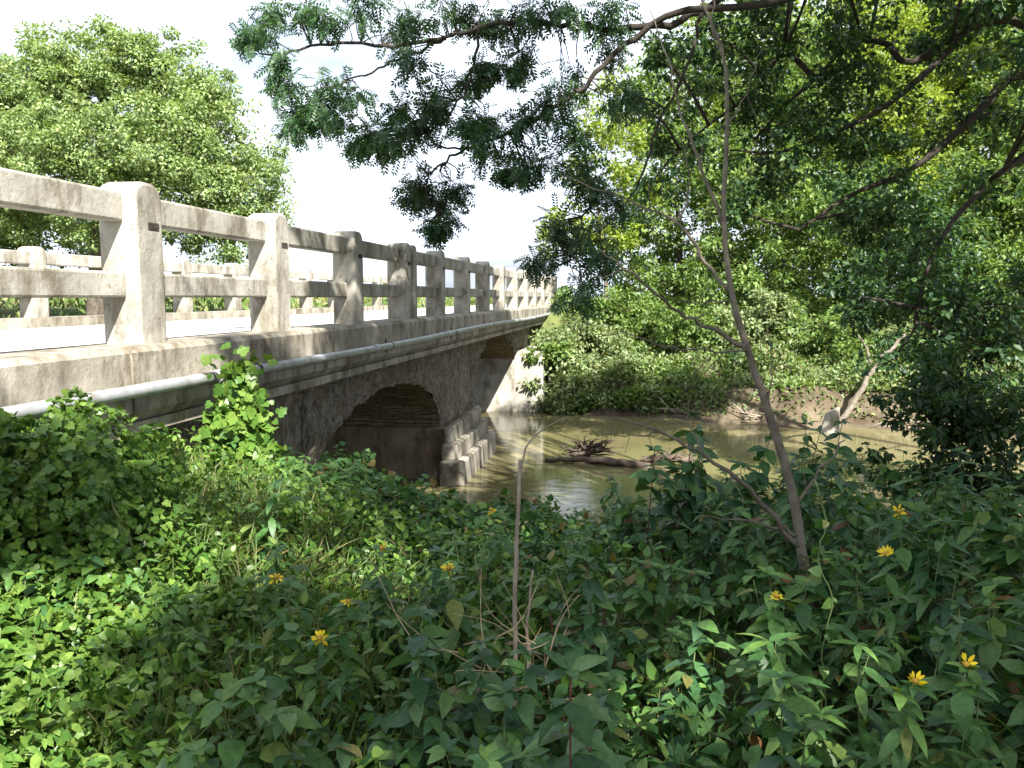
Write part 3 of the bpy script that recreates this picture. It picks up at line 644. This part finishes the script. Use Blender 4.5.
# gaps in that crown, where the sun comes through
GAPS = [(at(*q[:3]), q[3] * (.55 if q[1] > 490 and q[0] > 250 else 1)) for q in ((137, 230, 4.7, .5), (137, 310, 4.7, .45), (285, 250, 6.6, .45), (285, 300, 6.6, .4), (60, 220, 4, .5), (40, 280, 4, .4), (30, 385, 3.6, .22), (110, 380, 4.2, .22), (200, 350, 5.2, .35),
        (50, 560, 2.6, .3), (110, 560, 2.8, .3), (15, 540, 2.6, .25), (20, 620, 2.3, .22), (200, 450, 4.3, .36), (270, 490, 3.9, .32), (330, 520, 3.8, .26), (215, 510, 3.6, .28), (160, 470, 3.9, .28), (370, 545, 3.3, .15),
        (120, 690, 2.0, .16), (40, 720, 1.9, .14), (200, 700, 2.0, .12), (440, 580, 2.7, .10), (870, 600, 2.6, .12), (620, 690, 2.1, .06), (950, 560, 2.8, .08), (560, 480, 4.5, .15), (700, 545, 3.2, .12), (440, 478, 12.2, .4),
        (475, 440, 13.2, .55), (490, 450, 13.8, .4), (462, 470, 12.4, .25), (80, 440, 3.3, .12), (20, 430, 3.2, .12), (345, 305, 8.6, .2), (360, 330, 8.8, .14), (430, 315, 11, .16), (475, 310, 14, .2), (820, 620, 2.5, .08), (300, 680, 2.1, .08), (640, 500, 4.2, .16), (760, 470, 4.5, .16), (690, 600, 2.7, .10), (560, 600, 2.7, .09), (820, 540, 3, .11), (930, 600, 2.4, .11), (1000, 560, 2.8, .12), (850, 700, 2.0, .09), (540, 710, 1.9, .07), (420, 640, 2.3, .09), (980, 700, 1.9, .07), (600, 540, 3.4, .12), (480, 540, 3.4, .12), (400, 500, 4.4, .15), (900, 470, 5, .16), (870, 580, 2.6, .08), (720, 660, 2.2, .06))]
GAPS += [((-2.8, y, 2.9), .75) for y in np.arange(17.5, 28, .9)]
keep = np.ones(len(Ch), bool)
for T_, rt in GAPS:
    w_ = Ch - np.asarray(T_); s_ = w_ @ SUN; pd = np.linalg.norm(w_ - s_[:, None] * SUN, axis=1); keep &= ~((s_ > 0) & (pd < rt + Rh * .55))
Ch, Rh, oh = Ch[keep], Rh[keep], oh[keep]
for i, (c, r) in enumerate(HI):
    j = crotch
    md = (c + j) / 2 + rg.normal(0, .3, 3); q = spline([j, md, c], 5); mb.tube(q, np.linspace(.05, .02, len(q)), 6)
    for k in np.where(oh == i)[0][::3]: mb.tube([c, Ch[k]], (.014, .005), 4, caps=False)
for c in C:
    j = allj[np.argmin(np.linalg.norm(allj - c, axis=1))]; md = (c + j) / 2 + rg.normal(0, .04, 3)
    mb.tube(spline([j, md, c], 3), np.linspace(.007, .003, 7), 4, caps=False)
mb.build('trunk', M_dark, OV)
P, D, N, L = clump_leaves(np.array(C), np.array(R), 11, .14, .8, .8, 31)
P2, D2, N2, L2 = clump_leaves(Ch, Rh, 46, .24, .7, .5, 32)
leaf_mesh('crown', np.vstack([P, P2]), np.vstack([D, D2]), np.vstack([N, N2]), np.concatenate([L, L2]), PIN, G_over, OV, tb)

# second near tree: right bank, dark limbs leaning in from the right edge
tb = foot((10.2, 9.6)); cr_ = at(1120, 120, 12)
limbsR = [([cr_, at(1024, 75, 12.2), at(975, 117, 12.3), at(941, 146, 12.4), at(908, 171, 12.5), at(850, 196, 12.7), at(800, 230, 12.8)], .085, .02),
          ([cr_, at(1010, 20, 12.5), at(912, 62, 12.8), at(887, 44, 12.9), at(850, 44, 13), at(816, 79, 13), at(787, 104, 13), at(755, 140, 13)], .07, .018),
          ([at(960, 40, 12.6), at(904, 92, 12.6), at(866, 117, 12.6), at(833, 133, 12.7), at(780, 152, 12.8), at(730, 150, 12.8)], .055, .014),
          ([at(816, 79, 13), at(783, 54, 13), at(754, 92, 13), at(715, 120, 13), at(680, 150, 13)], .05, .015),
          ([cr_, at(1024, 158, 11.8), at(975, 196, 11.6), at(935, 250, 11.5), at(915, 320, 11.4)], .06, .02)]
lobR = [L_(720, 90, 13, .75), L_(760, 130, 13, .8), L_(690, 150, 13, .7), L_(800, 160, 13, .9), L_(840, 80, 13, .9), L_(880, 130, 13, .9), L_(930, 40, 13, .7), L_(770, 30, 13.2, .9), L_(700, 40, 13, .7), L_(850, 20, 13, 1.0), L_(960, 20, 13, 1.0),
        L_(1010, 120, 12.5, .55), L_(985, 185, 12, .5), L_(955, 120, 12.6, .45), L_(880, 220, 12.5, .9), L_(920, 280, 11.8, .9), L_(990, 300, 11.5, 1.0), L_(860, 300, 12, .7), L_(950, 350, 11.4, .9), L_(1010, 390, 11, .9), L_(900, 350, 11.5, .6), L_(640, 110, 13, .45), L_(655, 60, 13, .45), L_(735, 205, 13, .5), L_(650, 185, 13, .5)]
lobR += [(c + SUN * (4.2 if r > .6 else 3.2), r * 1.15) for c, r in lobR[:17]] + [(c + SUN * 3.2, r) for c, r in lobR[11:16]]  # extra sunward lobes, added to keep the foliage below them in shade
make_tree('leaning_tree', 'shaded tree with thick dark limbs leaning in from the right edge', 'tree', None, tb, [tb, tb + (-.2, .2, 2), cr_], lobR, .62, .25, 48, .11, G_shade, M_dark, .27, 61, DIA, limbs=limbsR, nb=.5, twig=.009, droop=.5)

# dark shrub hanging over the near water on the right
lob = [L_(930, 420, 7.0, .45), L_(900, 470, 6.8, .35), L_(960, 470, 6.8, .45), L_(1000, 420, 6.8, .45), L_(940, 370, 7.2, .35), L_(1010, 480, 6.5, .4)]
b0 = foot(at(985, 520, 6.6))
make_tree('water_shrub', 'dark drooping shrub at the near water edge by the right border', 'shrub', None, b0, [b0, at(985, 480, 6.7), at(965, 430, 6.9)], lob, 1.0, .13, 40, .07, G_shade, M_dark, .03, 63, DIA, nb=.6, twig=.005, droop=.6)

# ------------------------------------------------------------------ bare sapling
b0 = foot(at(835, 720, 3.3)); SAP = empty('bare_sapling', b0); tag(SAP, 'thin bare sapling with grey forked trunk rising from the weeds', 'sapling')
def S_(px, py, d=3.3): return at(px, py, d)
mb = MB(); tp = spline([b0, S_(818, 640), S_(803, 560), S_(792, 490), S_(770, 415), S_(746, 345), S_(731, 290), S_(724, 215), S_(727, 120), S_(724, 60), S_(704, 5), S_(690, -40)], 5)
mb.tube(wob(tp, .0015), np.interp(np.linspace(0, 1, len(tp)), [0, .3, .6, 1], [.025, .018, .0105, .004]), 8, rough=.05)
mb.build('trunk', M_sap, SAP)
for pl, ra in [([S_(800, 548), S_(760, 500, 3.2), S_(705, 455, 3.1), S_(660, 432, 3.05), S_(612, 418, 3)], .011), ([S_(799, 535), S_(760, 523, 3.2), S_(700, 516, 3.1)], .007),
               ([S_(748, 352), S_(715, 330, 3.25), S_(680, 312, 3.2), S_(640, 280, 3.1), S_(600, 250, 3.05)], .010), ([S_(733, 295), S_(705, 262, 3.3), S_(680, 225, 3.3), S_(640, 205, 3.3), S_(560, 175, 3.3)], .009),
               ([S_(724, 230), S_(700, 160, 3.35), S_(680, 110, 3.4), S_(668, 60, 3.4), S_(650, 10, 3.45)], .008), ([S_(725, 130), S_(745, 95, 3.3), S_(762, 50, 3.3)], .005), ([S_(748, 350), S_(715, 350, 3.1), S_(660, 345, 3), S_(620, 330, 2.95)], .005),
               ([S_(795, 505), S_(820, 470, 3.35), S_(845, 440, 3.4)], .008), ([S_(768, 410), S_(772, 370, 3.3), S_(768, 325, 3.3)], .005), ([S_(705, 455, 3.1), S_(690, 425, 3.1), S_(688, 400, 3.1)], .004), ([S_(660, 432, 3.05), S_(630, 437, 3.05), S_(600, 432, 3)], .004),
               ([S_(680, 225), S_(690, 170), S_(672, 120)], .005), ([S_(724, 60), S_(712, 30), S_(716, -10)], .004), ([S_(733, 300), S_(700, 302, 3.2), S_(672, 300, 3.2)], .004)]:
    q = wob(spline(pl, 5), .005); mb = MB(); mb.tube(q, np.linspace(ra, ra * .3, len(q)), 6)
    for k in range(2, len(q) - 1, 3):
        e = q[k] + unit(RNG.normal(0, 1, 3)) * RNG.uniform(.05, .18); mb.tube([q[k], e], (ra * .3, .001), 4, caps=False)
    mb.build('branch', M_sap, SAP)

# pale dead stalk with an arching twig
b0 = foot(at(517, 720, 2.7)); ST = empty('dead_stalk', b0); tag(ST, 'upright pale dead stalk with one arching twig at its top', 'dead stalk')
mb = MB(); mb.tube(wob(spline([b0, at(515, 640, 2.7), at(516, 560, 2.7), at(519, 500, 2.7), at(520, 460, 2.7)], 4), .0012), np.linspace(.009, .0055, 17), 7, rough=.1); mb.build('stem', M_dead, ST)
mb = MB(); mb.tube(wob(spline([at(519, 480, 2.7), at(526, 448, 2.7), at(545, 428, 2.68), at(568, 417, 2.65)], 4), .001), np.linspace(.004, .0015, 13), 5); mb.build('twig', M_dead, ST)
mb = MB(); mb.tube(wob(spline([at(527, 690, 2.65), at(528, 620, 2.66), at(533, 570, 2.68)], 4), .002), np.linspace(.007, .003, 9), 5); mb.build('twig', M_dead, ST)

# tangle of dry stalks round it
b0 = foot(at(500, 720, 2.7)); TG = empty('dry_tangle', b0); tag(TG, 'tangle of dry brown stalks round the foot of the dead stalk', 'dry brush')
mb = MB(); rg = np.random.default_rng(77)
for k in range(30):
    s = at(rg.uniform(440, 560), rg.uniform(640, 720), rg.uniform(2.4, 2.9)); e = s + np.array((rg.uniform(-.35, .25), rg.uniform(-.15, .2), rg.uniform(-.05, .32)))
    mb.tube(spline([s, (s + e) / 2 + rg.normal(0, .05, 3), e], 3), np.linspace(.0034, .001, 7) * rg.uniform(.4, 1.2), 4)
mb.build('stalks', M_straw, TG)

# ------------------------------------------------------------------ driftwood, concrete chunk, leaning trunk
def water_at(px, py): 
    d = _f + _r * (px - 512) / F + _u * (384 - py) / F; return EYE + d * (-EYE[2] / d[2])
a = water_at(545, 462); c = water_at(650, 468)
DL = empty('drift_log', (a + c) / 2); tag(DL, 'dark wet log lying low in the water with a root snag', 'driftwood')
mb = MB(); q = spline([a + (0, 0, .02), (a * 2 + c) / 3 + (0, .05, .07), (a + 2 * c) / 3 + (0, 0, .06), c + (0, 0, .0)], 5); mb.tube(wob(q, .012), np.linspace(.035, .08, len(q)), 9, rough=.28); mb.build('log', M_drift, DL)
mb = MB(); ctr = water_at(585, 458) + (0, .1, .12)
mb.tube(wob(spline([ctr + (-.3, 0, -.08), ctr + (0, 0, -.02), ctr + (.3, .1, .06)], 5), .02), np.array([.03, .05, .08, .07, .09, .08, .09, .06, .07, .05, .03]), 9, rough=.5)
for k in range(46):
    e = ctr + np.array((rg.uniform(-.55, .7), rg.uniform(-.2, .3), rg.uniform(-.1, .3))); mb.tube(wob(spline([ctr + rg.normal(0, .06, 3), (ctr + e) / 2 + rg.normal(0, .05, 3), e], 4), .01), np.linspace(.026, .004, 9), 5, rough=.3)
mb.build('root_snag', M_drift, DL)
ctr = water_at(668, 466) + (0, 0, .08); DS = empty('drift_stump', ctr); tag(DS, 'short pale brown stump of driftwood right of the wet log', 'driftwood')
mb = MB(); mb.tube(wob(spline([ctr + (-.42, 0, -.02), ctr + (-.1, .03, .05), ctr + (.2, 0, .05), ctr + (.42, .02, -.02)], 4), .012), np.linspace(.085, .05, 13), 9, rough=.45)
for k in range(22):
    e = ctr + np.array((rg.uniform(-.6, .5), rg.uniform(-.2, .2), rg.uniform(0, .28))); mb.tube([ctr + rg.normal(0, .1, 3) * (2, .5, .3), e], (.02, .005), 5)
mb.build('log', M_drift, DS)

p0 = water_at(828, 432); CH = empty('concrete_chunk', p0); tag(CH, 'tilted pale broken concrete chunk at the far waterline', 'concrete chunk')
mb = MB(); w = .22; mb.add([p0 + .8 * np.array(v) for v in [(-.3,-.2,-.3),(.24,-.26,-.3),(.3,.25,-.3),(-.25,.22,-.3),(-.10,-.12,.50),(.24,-.16,.72),(.30,.16,.66),(-.06,.14,.5)]],
       [(0,3,2,1),(4,5,6,7),(0,1,5,4),(1,2,6,5),(2,3,7,6),(3,0,4,7)]); mb.build('slab', M_conc, CH, bevel=.04)
p0 = foot(at(826, 440, 18.2)); LT = empty('leaning_dead_trunk', p0); tag(LT, 'bare dead trunk leaning right above the concrete chunk', 'dead trunk')
mb = MB(); q = wob(spline([at(822, 452, 17.6), at(845, 415, 17.9), at(868, 378, 18.1), at(890, 350, 18.3), at(905, 335, 18.4)], 4), .02); mb.tube(q, np.linspace(.085, .035, len(q)), 8, rough=.15)
mb.tube(wob(spline([at(868, 378, 18.1), at(868, 355, 18), at(858, 335, 18)], 4), .02), np.linspace(.05, .015, 9), 6); mb.build('trunk', M_sap, LT)
for i, (px, py, s) in enumerate(((900, 418, .6), (752, 408, .45), (690, 404, .35))):
    p0 = at(px, py, 19.3); p0 = np.array((p0[0], far_line(p0[0]) + .25, .12)); DB = empty('brush_heap', p0)
    tag(DB, ('pale heap of washed up sticks at the far waterline on the right', 'small heap of washed up sticks behind the bare sapling', 'small heap of washed up sticks behind the drift stump')[i], 'brush heap', 'brush heaps along the far waterline')
    mb = MB()
    for k in range(40):
        a = p0 + rg.normal(0, s * .45, 3) * (1, .5, .35); e = a + unit(rg.normal(0, 1, 3) * (1, .4, .5)) * rg.uniform(.2, .7); mb.tube([a, e], (.018, .006), 4)
    mb.build('sticks', M_dead, DB)

# ------------------------------------------------------------------ near bank plants
B_OV = T_blade(.27, .36, .28, .15, 0, 4); B_LAN = T_blade(.16, .4, .3, .15, 0, 4); B_HRT = T_blade(.42, .30, .22, .12, .22, 4); LOB = T_lobed()
def weed(name, label, cat, group, h, leaf, tmpl, lm, sm, seed, nst=3, flower=0, top_tuft=True, spacing=.085):
    """upright herb: several stems, opposite leaves getting smaller upward, maybe flower heads"""
    rg = np.random.default_rng(seed); root = empty(name); tag(root, label, cat, group)
    mb = MB(); P = []; D = []; N = []; L = []; tips = []
    for s in range(nst):
        b0 = np.array((rg.normal(0, .05), rg.normal(0, .05), 0)); hh = h * rg.uniform(.65, 1.0) if s else h
        lean = rg.normal(0, .16, 2) * hh if s else np.zeros(2); top = b0 + (lean[0], lean[1], hh)
        q = spline([b0, b0 * .6 + top * .4 + (*rg.normal(0, .025, 2), 0), top], 7); mb.tube(q, np.linspace(.0045, .0018, len(q)), 5)
        k = int(hh / spacing * 1.35); a0 = rg.uniform(0, 6.28)
        for i in range(k):
            u = .15 + .85 * ((i + .8) / k) ** .62; p = q[min(len(q) - 1, int(u * (len(q) - 1)))]
            for side in (0, math.pi):
                if rg.random() < .12: continue
                a = a0 + i * 1.45 + side + rg.normal(0, .3); ll = leaf * (.62 + .6 * math.sin(math.pi * min(1, .15 + u * .72))) * rg.uniform(.7, 1.25)
                P.append(p); D.append((math.cos(a), math.sin(a), rg.uniform(-.75, .25))); N.append((rg.normal(0, .25), rg.normal(0, .25), 1)); L.append(ll)
        for i in range(6 if top_tuft else 0):
            a = a0 + i * 2.4; P.append(q[-1]); D.append((math.cos(a), math.sin(a), rg.uniform(-.2, .7))); N.append((rg.normal(0, .2), rg.normal(0, .2), 1)); L.append(leaf * rg.uniform(.35, .8))
        for i in range(int(hh * 9)):               # short side shoots
            u = rg.uniform(.35, .9); p = q[int(u * (len(q) - 1))]; a = rg.uniform(0, 6.28); e = p + np.array((math.cos(a) * .09, math.sin(a) * .09, .05)) * rg.uniform(.6, 1.5)
            mb.tube([p, e], (.002, .001), 4, caps=False)
            for j in range(4):
                b = a + (j - 1.5) * .8; P.append(e - (e - p) * .12 * j); D.append((math.cos(b), math.sin(b), rg.uniform(-.6, .3))); N.append((rg.normal(0, .3), rg.normal(0, .3), 1)); L.append(leaf * rg.uniform(.45, .85))
        tips.append(q[-1])
    mb.build('stem', sm, root)
    leaf_mesh('leaves', np.array(P), np.array(D, float), np.array(N, float), np.array(L), tmpl, lm, root)
    return root, tips
def flower_head(root, p, face, seed, d=.052):
    rg = np.random.default_rng(seed); n = int(rg.integers(7, 12)); F_ = unit(np.array(face, float)); A = unit(np.cross(F_, (0.1, .2, 1))); B = np.cross(F_, A)
    a = np.arange(n) * 2 * math.pi / n + rg.normal(0, .15, n); D = np.cos(a)[:, None] * A + np.sin(a)[:, None] * B + F_ * rg.uniform(-.55, .15)
    hd = leaf_mesh('flower_head', np.repeat([p], n, 0) + D * .006, D, np.repeat([F_], n, 0) + rg.normal(0, .2, (n, 3)), d * .5 * rg.uniform(.7, 1.2, n), T_blade(.2, .5, .2, .1, 0, 3), M_petal, root)
    mb = MB(); pts = [p + F_ * t for t in (-.002, .003, .006, .008)]; mb.tube(pts, (.007, .008, .006, .002), 8)
    V = MB(); V.v = mb.v; V.f = mb.f; V.mi = mb.mi; V.smooth = mb.smooth; V.n = mb.n
    me = bpy.data.meshes.new('flower_disc'); me.from_pydata(np.concatenate(V.v).tolist(), [], V.f); me.materials.append(M_disc)
    o = bpy.data.objects.new('flower_disc', me); COL.objects.link(o); o.parent = hd

protos = {}
def P_(key, *a, **k): protos[key] = weed(*a, **k)[0]
P_('w0', 'broad_weed', 'broad leafed green weed in the crowded bank growth', 'weed', 'broad leafed weeds on the near bank', .62, .098, B_OV, G_weed, M_stem, 1, 4)
P_('w1', 'broad_weed', 'broad leafed green weed in the crowded bank growth', 'weed', 'broad leafed weeds on the near bank', .50, .10, B_OV, G_weed, M_stem, 2, 4)
P_('w2', 'broad_weed', 'broad leafed green weed in the crowded bank growth', 'weed', 'broad leafed weeds on the near bank', .75, .105, B_OV, G_deep, M_stem, 3, 3)
P_('l0', 'lance_weed', 'deep green weed with long narrow leaves in the crowded bank growth', 'weed', 'narrow leafed weeds on the near bank', .70, .125, B_LAN, G_deep, M_stem, 4, 4)
P_('l1', 'lance_weed', 'deep green weed with long narrow leaves in the crowded bank growth', 'weed', 'narrow leafed weeds on the near bank', .55, .11, B_LAN, G_weed, M_stem, 5, 4)
P_('s0', 'small_weed', 'bright small leafed weed in the crowded bank growth', 'weed', 'small leafed weeds on the near bank', .42, .055, B_OV, G_vine, M_stem, 6, 7, spacing=.045)
P_('s1', 'small_weed', 'bright small leafed weed in the crowded bank growth', 'weed', 'small leafed weeds on the near bank', .34, .05, B_HRT, G_vine, M_stem, 7, 7, spacing=.045)
P_('p0', 'pokeweed', 'pokeweed with maroon stems and drooping leaves on the near bank', 'weed', 'pokeweeds on the near bank', .85, .13, B_OV, G_deep, M_redstem, 8, 3, spacing=.09)
used = set()
def put(key, x, y, dz=0, sc=1.0):
    o = protos[key]
    if key in used: o = copy_tree(o)
    used.add(key); o.location = (float(x), float(y), float(ground(x, y)) - .02 + dz); o.rotation_euler = (RNG.normal(0, .08), RNG.normal(0, .08), RNG.uniform(0, 6.28)); o.scale = (sc,) * 3; return o
# scatter on the near bank in rows away from the eye
pts = []
rg = np.random.default_rng(17)
tries = 0
while len(pts) < 290 and tries < 20000:
    tries += 1
    d = rg.uniform(1.25, 7.4); px = rg.uniform(-60, 1180); p = at(px, 384, d); x, y = p[0], p[1]
    if y > near_line(x) - .25 or x < -2.95: continue
    if np.hypot(x, y) < 1.5: continue
    if any(math.hypot((px - hx) / F * d, d - hd) < .26 for hx, hd in ((720, 2.15), (490, 2.5), (610, 2.0), (840, 2.5))): continue
    md = .20 + .035 * d
    if any((x - a) ** 2 + (y - b) ** 2 < md * md for a, b, _ in pts): continue
    pts.append((x, y, px))
for x, y, px in pts:
    left = px < 430 + rg.normal(0, 60); d = math.hypot(x, y)
    if left: key = rg.choice(['s0', 's1', 's0', 's1', 'w1', 's0', 'l1'] if px > 260 or d > 2.8 else ['s0', 's1'])
    else: key = rg.choice(['w0', 'w2', 'l0', 'l1', 'w0', 'w1', 'p0'], p=[.24, .22, .2, .12, .1, .06, .06])
    sc = rg.uniform(.75, 1.15)
    if 420 < px < 640 and d > 3.2: sc *= .72
    if d < 1.8: sc *= .85
    put(key, x, y, 0, sc)

# flowering weeds: heads stand where the yellow shows
FL = [(275, 578, 2.7, 'flowering weed with a yellow head by the grassy patch on the left'), (322, 600, 2.6, 'flowering weed with a small yellow head right of the grassy patch'), (295, 635, 2.4, 'flowering weed with the lowest yellow head on the left'),
      (458, 570, 2.8, 'flowering weed with a yellow head just left of the dead stalk'), (480, 512, 3.6, 'flowering weed with a yellow head below the stone pier'), (912, 521, 3.0, 'flowering weed with a yellow head highest on the right'),
      (875, 556, 2.8, 'flowering weed with an orange yellow head right of the sapling'), (764, 590, 2.6, 'flowering weed with a small yellow head left of the sapling foot'), (911, 672, 2.1, 'flowering weed with a large yellow head low on the right'),
      (970, 666, 2.1, 'flowering weed with a yellow head nearest the right border'), (398, 550, 3.0, 'flowering weed with a pale yellow bud among the left weeds')]
for i, (px, py, d, lab) in enumerate(FL):
    p = at(px, py, d); g0 = gz(p); h = p[2] - g0
    root, tips = weed('flowering_weed', lab, 'flowering weed', 'yellow flowering weeds on the near bank', h, .10, B_OV if i % 2 else B_LAN, G_weed, M_stem, 200 + i, 2)
    root.location = (p[0], p[1], g0)
    flower_head(root, tips[0] + (0, 0, .012), unit(EYE - p) + (0, 0, .7) + np.random.default_rng(i).normal(0, .75, 3), 300 + i, .034 if i in (1, 7, 10) else .046)

# twining stems on the right
for i, (pl, lab) in enumerate((([(826, 700), (822, 650), (832, 600), (818, 560), (826, 520), (815, 480)], 'pale twining stem climbing beside the foot of the bare sapling'),
        ([(880, 520), (872, 490), (882, 465), (868, 448)], 'short curling tendril above the weeds right of the sapling'))):
    q = wob(spline([at(x, y, 2.35 if i < 1 else 3.2) for x, y in pl], 6), .002); o = empty('twining_stem', foot(q[0])); tag(o, lab, 'vine stem', 'twining stems on the near bank')
    mb = MB(); mb.tube(np.vstack([[foot(q[0])], q]), .0022, 5); mb.build('stem', M_stem, o)
    P = np.repeat(q[4::4], 2, 0); n = len(P); rg = np.random.default_rng(400 + i)
    leaf_mesh('leaves', P, rg.normal(0, .6, (n, 3)) + (0, 0, -.5), rg.normal(0, .4, (n, 3)) + (0, -.6, .5), rg.uniform(.02, .045, n), B_HRT, G_weed, o, o.location)

# vine mounds at the left, thick with small leaves
def mound(name, label, group, lobes, n, leaf, tmpl, lm, seed):
    rg = np.random.default_rng(seed); c0 = np.mean([l[0] for l in lobes], 0); b0 = foot(c0); root = empty(name, b0); tag(root, label, 'vine mound', group)
    P = []; D = []; N = []
    for c, r in lobes:
        r = np.array(r); k = int(n * r[0] * r[2] / sum(q[1][0] * q[1][2] for q in lobes))
        v = unit(rg.normal(0, 1, (k, 3))); v[:, 2] = np.where(v[:, 2] < -.3, -v[:, 2], v[:, 2])
        lump = 1 + .22 * np.sin(7 * v[:, 0] + 5 * v[:, 2]) * np.sin(6 * v[:, 1] - 4 * v[:, 2] + seed) + .14 * np.sin(15 * v[:, 0] + seed) * np.sin(13 * v[:, 2])
        q = np.clip(lump * (1 - np.abs(rg.normal(0, .10, k))), .3, 1.3)
        P.append(np.array(c) + v * q[:, None] * r); nn = unit(v / r)
        N.append(nn * .7 + rg.normal(0, .38, (k, 3)) + (0.15, -.15, .55)); D.append(rg.normal(0, .6, (k, 3)) + (0, 0, -.45) + .35 * nn)
    P = np.vstack(P); D = np.vstack(D); N = np.vstack(N)
    leaf_mesh('leaves', P, D, N, leaf * rg.uniform(.6, 1.25, len(P)), tmpl, lm, root, b0)
    mb = MB()
    for k in range(26):
        c, r = lobes[rg.integers(len(lobes))]; a = b0 + (rg.normal(0, .2), rg.normal(0, .2), 0); e = np.array(c) + unit(rg.normal(0, 1, 3)) * np.array(r) * .95
        e[2] = max(e[2], b0[2]); mb.tube(wob(spline([a, (a + e) / 2 + (0, 0, .15), e], 5), .015), np.linspace(.008, .003, 11), 4)
    mb.build('stems', M_stem, root)
mound('vine_mound', 'tall vine covered mound against the kerb at the left edge', 'vine mounds on the near bank', [((-2.28, 2.95, 1.92), (.42, .5, .48)), ((-2.6, 2.7, 1.9), (.45, .5, .5)), ((-2.05, 3.2, 1.6), (.34, .4, .34))], 15000, .033, LOB, G_vine, 1)
mound('vine_mound', 'sunlit low vine mound in front of the tall one', 'vine mounds on the near bank', [((-1.75, 2.55, 1.45), (.55, .5, .36)), ((-1.35, 2.9, 1.35), (.5, .45, .30)), ((-2.1, 2.2, 1.5), (.5, .5, .38))], 14000, .034, B_HRT, G_vine, 2)
mound('vine_mound', 'shaded leafy vine mound at the lower left corner', 'vine mounds on the near bank', [((-1.15, 1.85, 1.28), (.5, .45, .26)), ((-1.6, 1.75, 1.3), (.4, .4, .28))], 9000, .032, LOB, G_vine, 3)
mound('vine_mound', 'vine mound right of the grassy patch under the bridge', 'vine mounds on the near bank', [((-1.6, 4.6, 1.35), (.6, .6, .38)), ((-.9, 4.9, 1.2), (.6, .6, .36)), ((-2.2, 5.2, 1.3), (.6, .7, .45))], 10000, .045, LOB, G_weed, 4)

# vine climbing up the bridge wall
CV = empty('climbing_vine', foot(at(235, 470, 5.0))); tag(CV, 'green vine climbing up over the pipe on the bridge side', 'vine')
rg = np.random.default_rng(91); mb = MB(); P = []
for k in range(7):
    a = at(235 + rg.normal(0, 22), 480, 5.0); e = at(238 + rg.normal(0, 22), rg.uniform(362, 420), 5.05)
    q = wob(spline([a, (a + e) / 2 + rg.normal(0, .05, 3), e], 8), .008); mb.tube(q, np.linspace(.005, .002, len(q)), 4)
    for p in q:
        for _ in range(9): P.append(p + rg.normal(0, .055, 3))
mb.build('stems', M_stem, CV); P = np.array(P); n = len(P)
leaf_mesh('leaves', P, rg.normal(0, .6, (n, 3)) + (0, 0, -.4), rg.normal(0, .45, (n, 3)) + (.5, -.5, .5), rg.uniform(.035, .085, n), LOB, G_vine, CV, CV.location)

# uncountable ground cover and grass
rg = np.random.default_rng(23); n = 100000
d = 1.1 + 6.8 * rg.random(n) ** .8; px = rg.uniform(-420, 1700, n)
Q = EYE[None] + d[:, None] * (_f[None] * (1, 1, 0) / math.cos(PITCH) + _r[None] * ((px - 512) / F)[:, None]); x, y = Q[:, 0], Q[:, 1]
ok = (y < near_line(x) - .05) & (x > -3.0) & (np.hypot(x, y) > 1.0) & ((x < -.3) | (rg.random(n) < .32)); x, y, d = x[ok], y[ok], d[ok]; n = len(x)
P = np.stack([x, y, ground(x, y) + .02 + .34 * rg.random(n) ** 1.3], -1)
tag(leaf_mesh('ground_cover', P, rg.normal(0, .7, (n, 3)) + (0, 0, .1), rg.normal(0, .4, (n, 3)) + (0, 0, 1), np.where(x < -.4, rg.uniform(.025, .06, n), rg.uniform(.035, .09, n)), B_OV, [G_weed, G_vine], None, (0, 0, 0), (x < -.5 + rg.normal(0, .4, n)).astype(int)), kind='stuff')
n = 6000
px = rg.normal(235, 75, n); d = rg.uniform(2.2, 5.2, n); px2 = rg.uniform(0, 1024, n); px = np.where(rg.random(n) < .75, px, px2)
Q = EYE[None] + d[:, None] * (_f[None] * (1, 1, 0) / math.cos(PITCH) + _r[None] * ((px - 512) / F)[:, None]); x, y = Q[:, 0], Q[:, 1]
ok = (x > -2.9) & (y < near_line(x)); x, y = x[ok], y[ok]; n = len(x)
P = np.stack([x, y, ground(x, y) + .1 * rg.random(n)], -1)
tag(leaf_mesh('bank_grass', P, rg.normal(0, .45, (n, 3)) + (0, 0, 1), rg.normal(0, 1, (n, 3)), rg.uniform(.12, .30, n), T_blade(.016, .4, .45, .1, 0, 4), G_grass), kind='stuff')
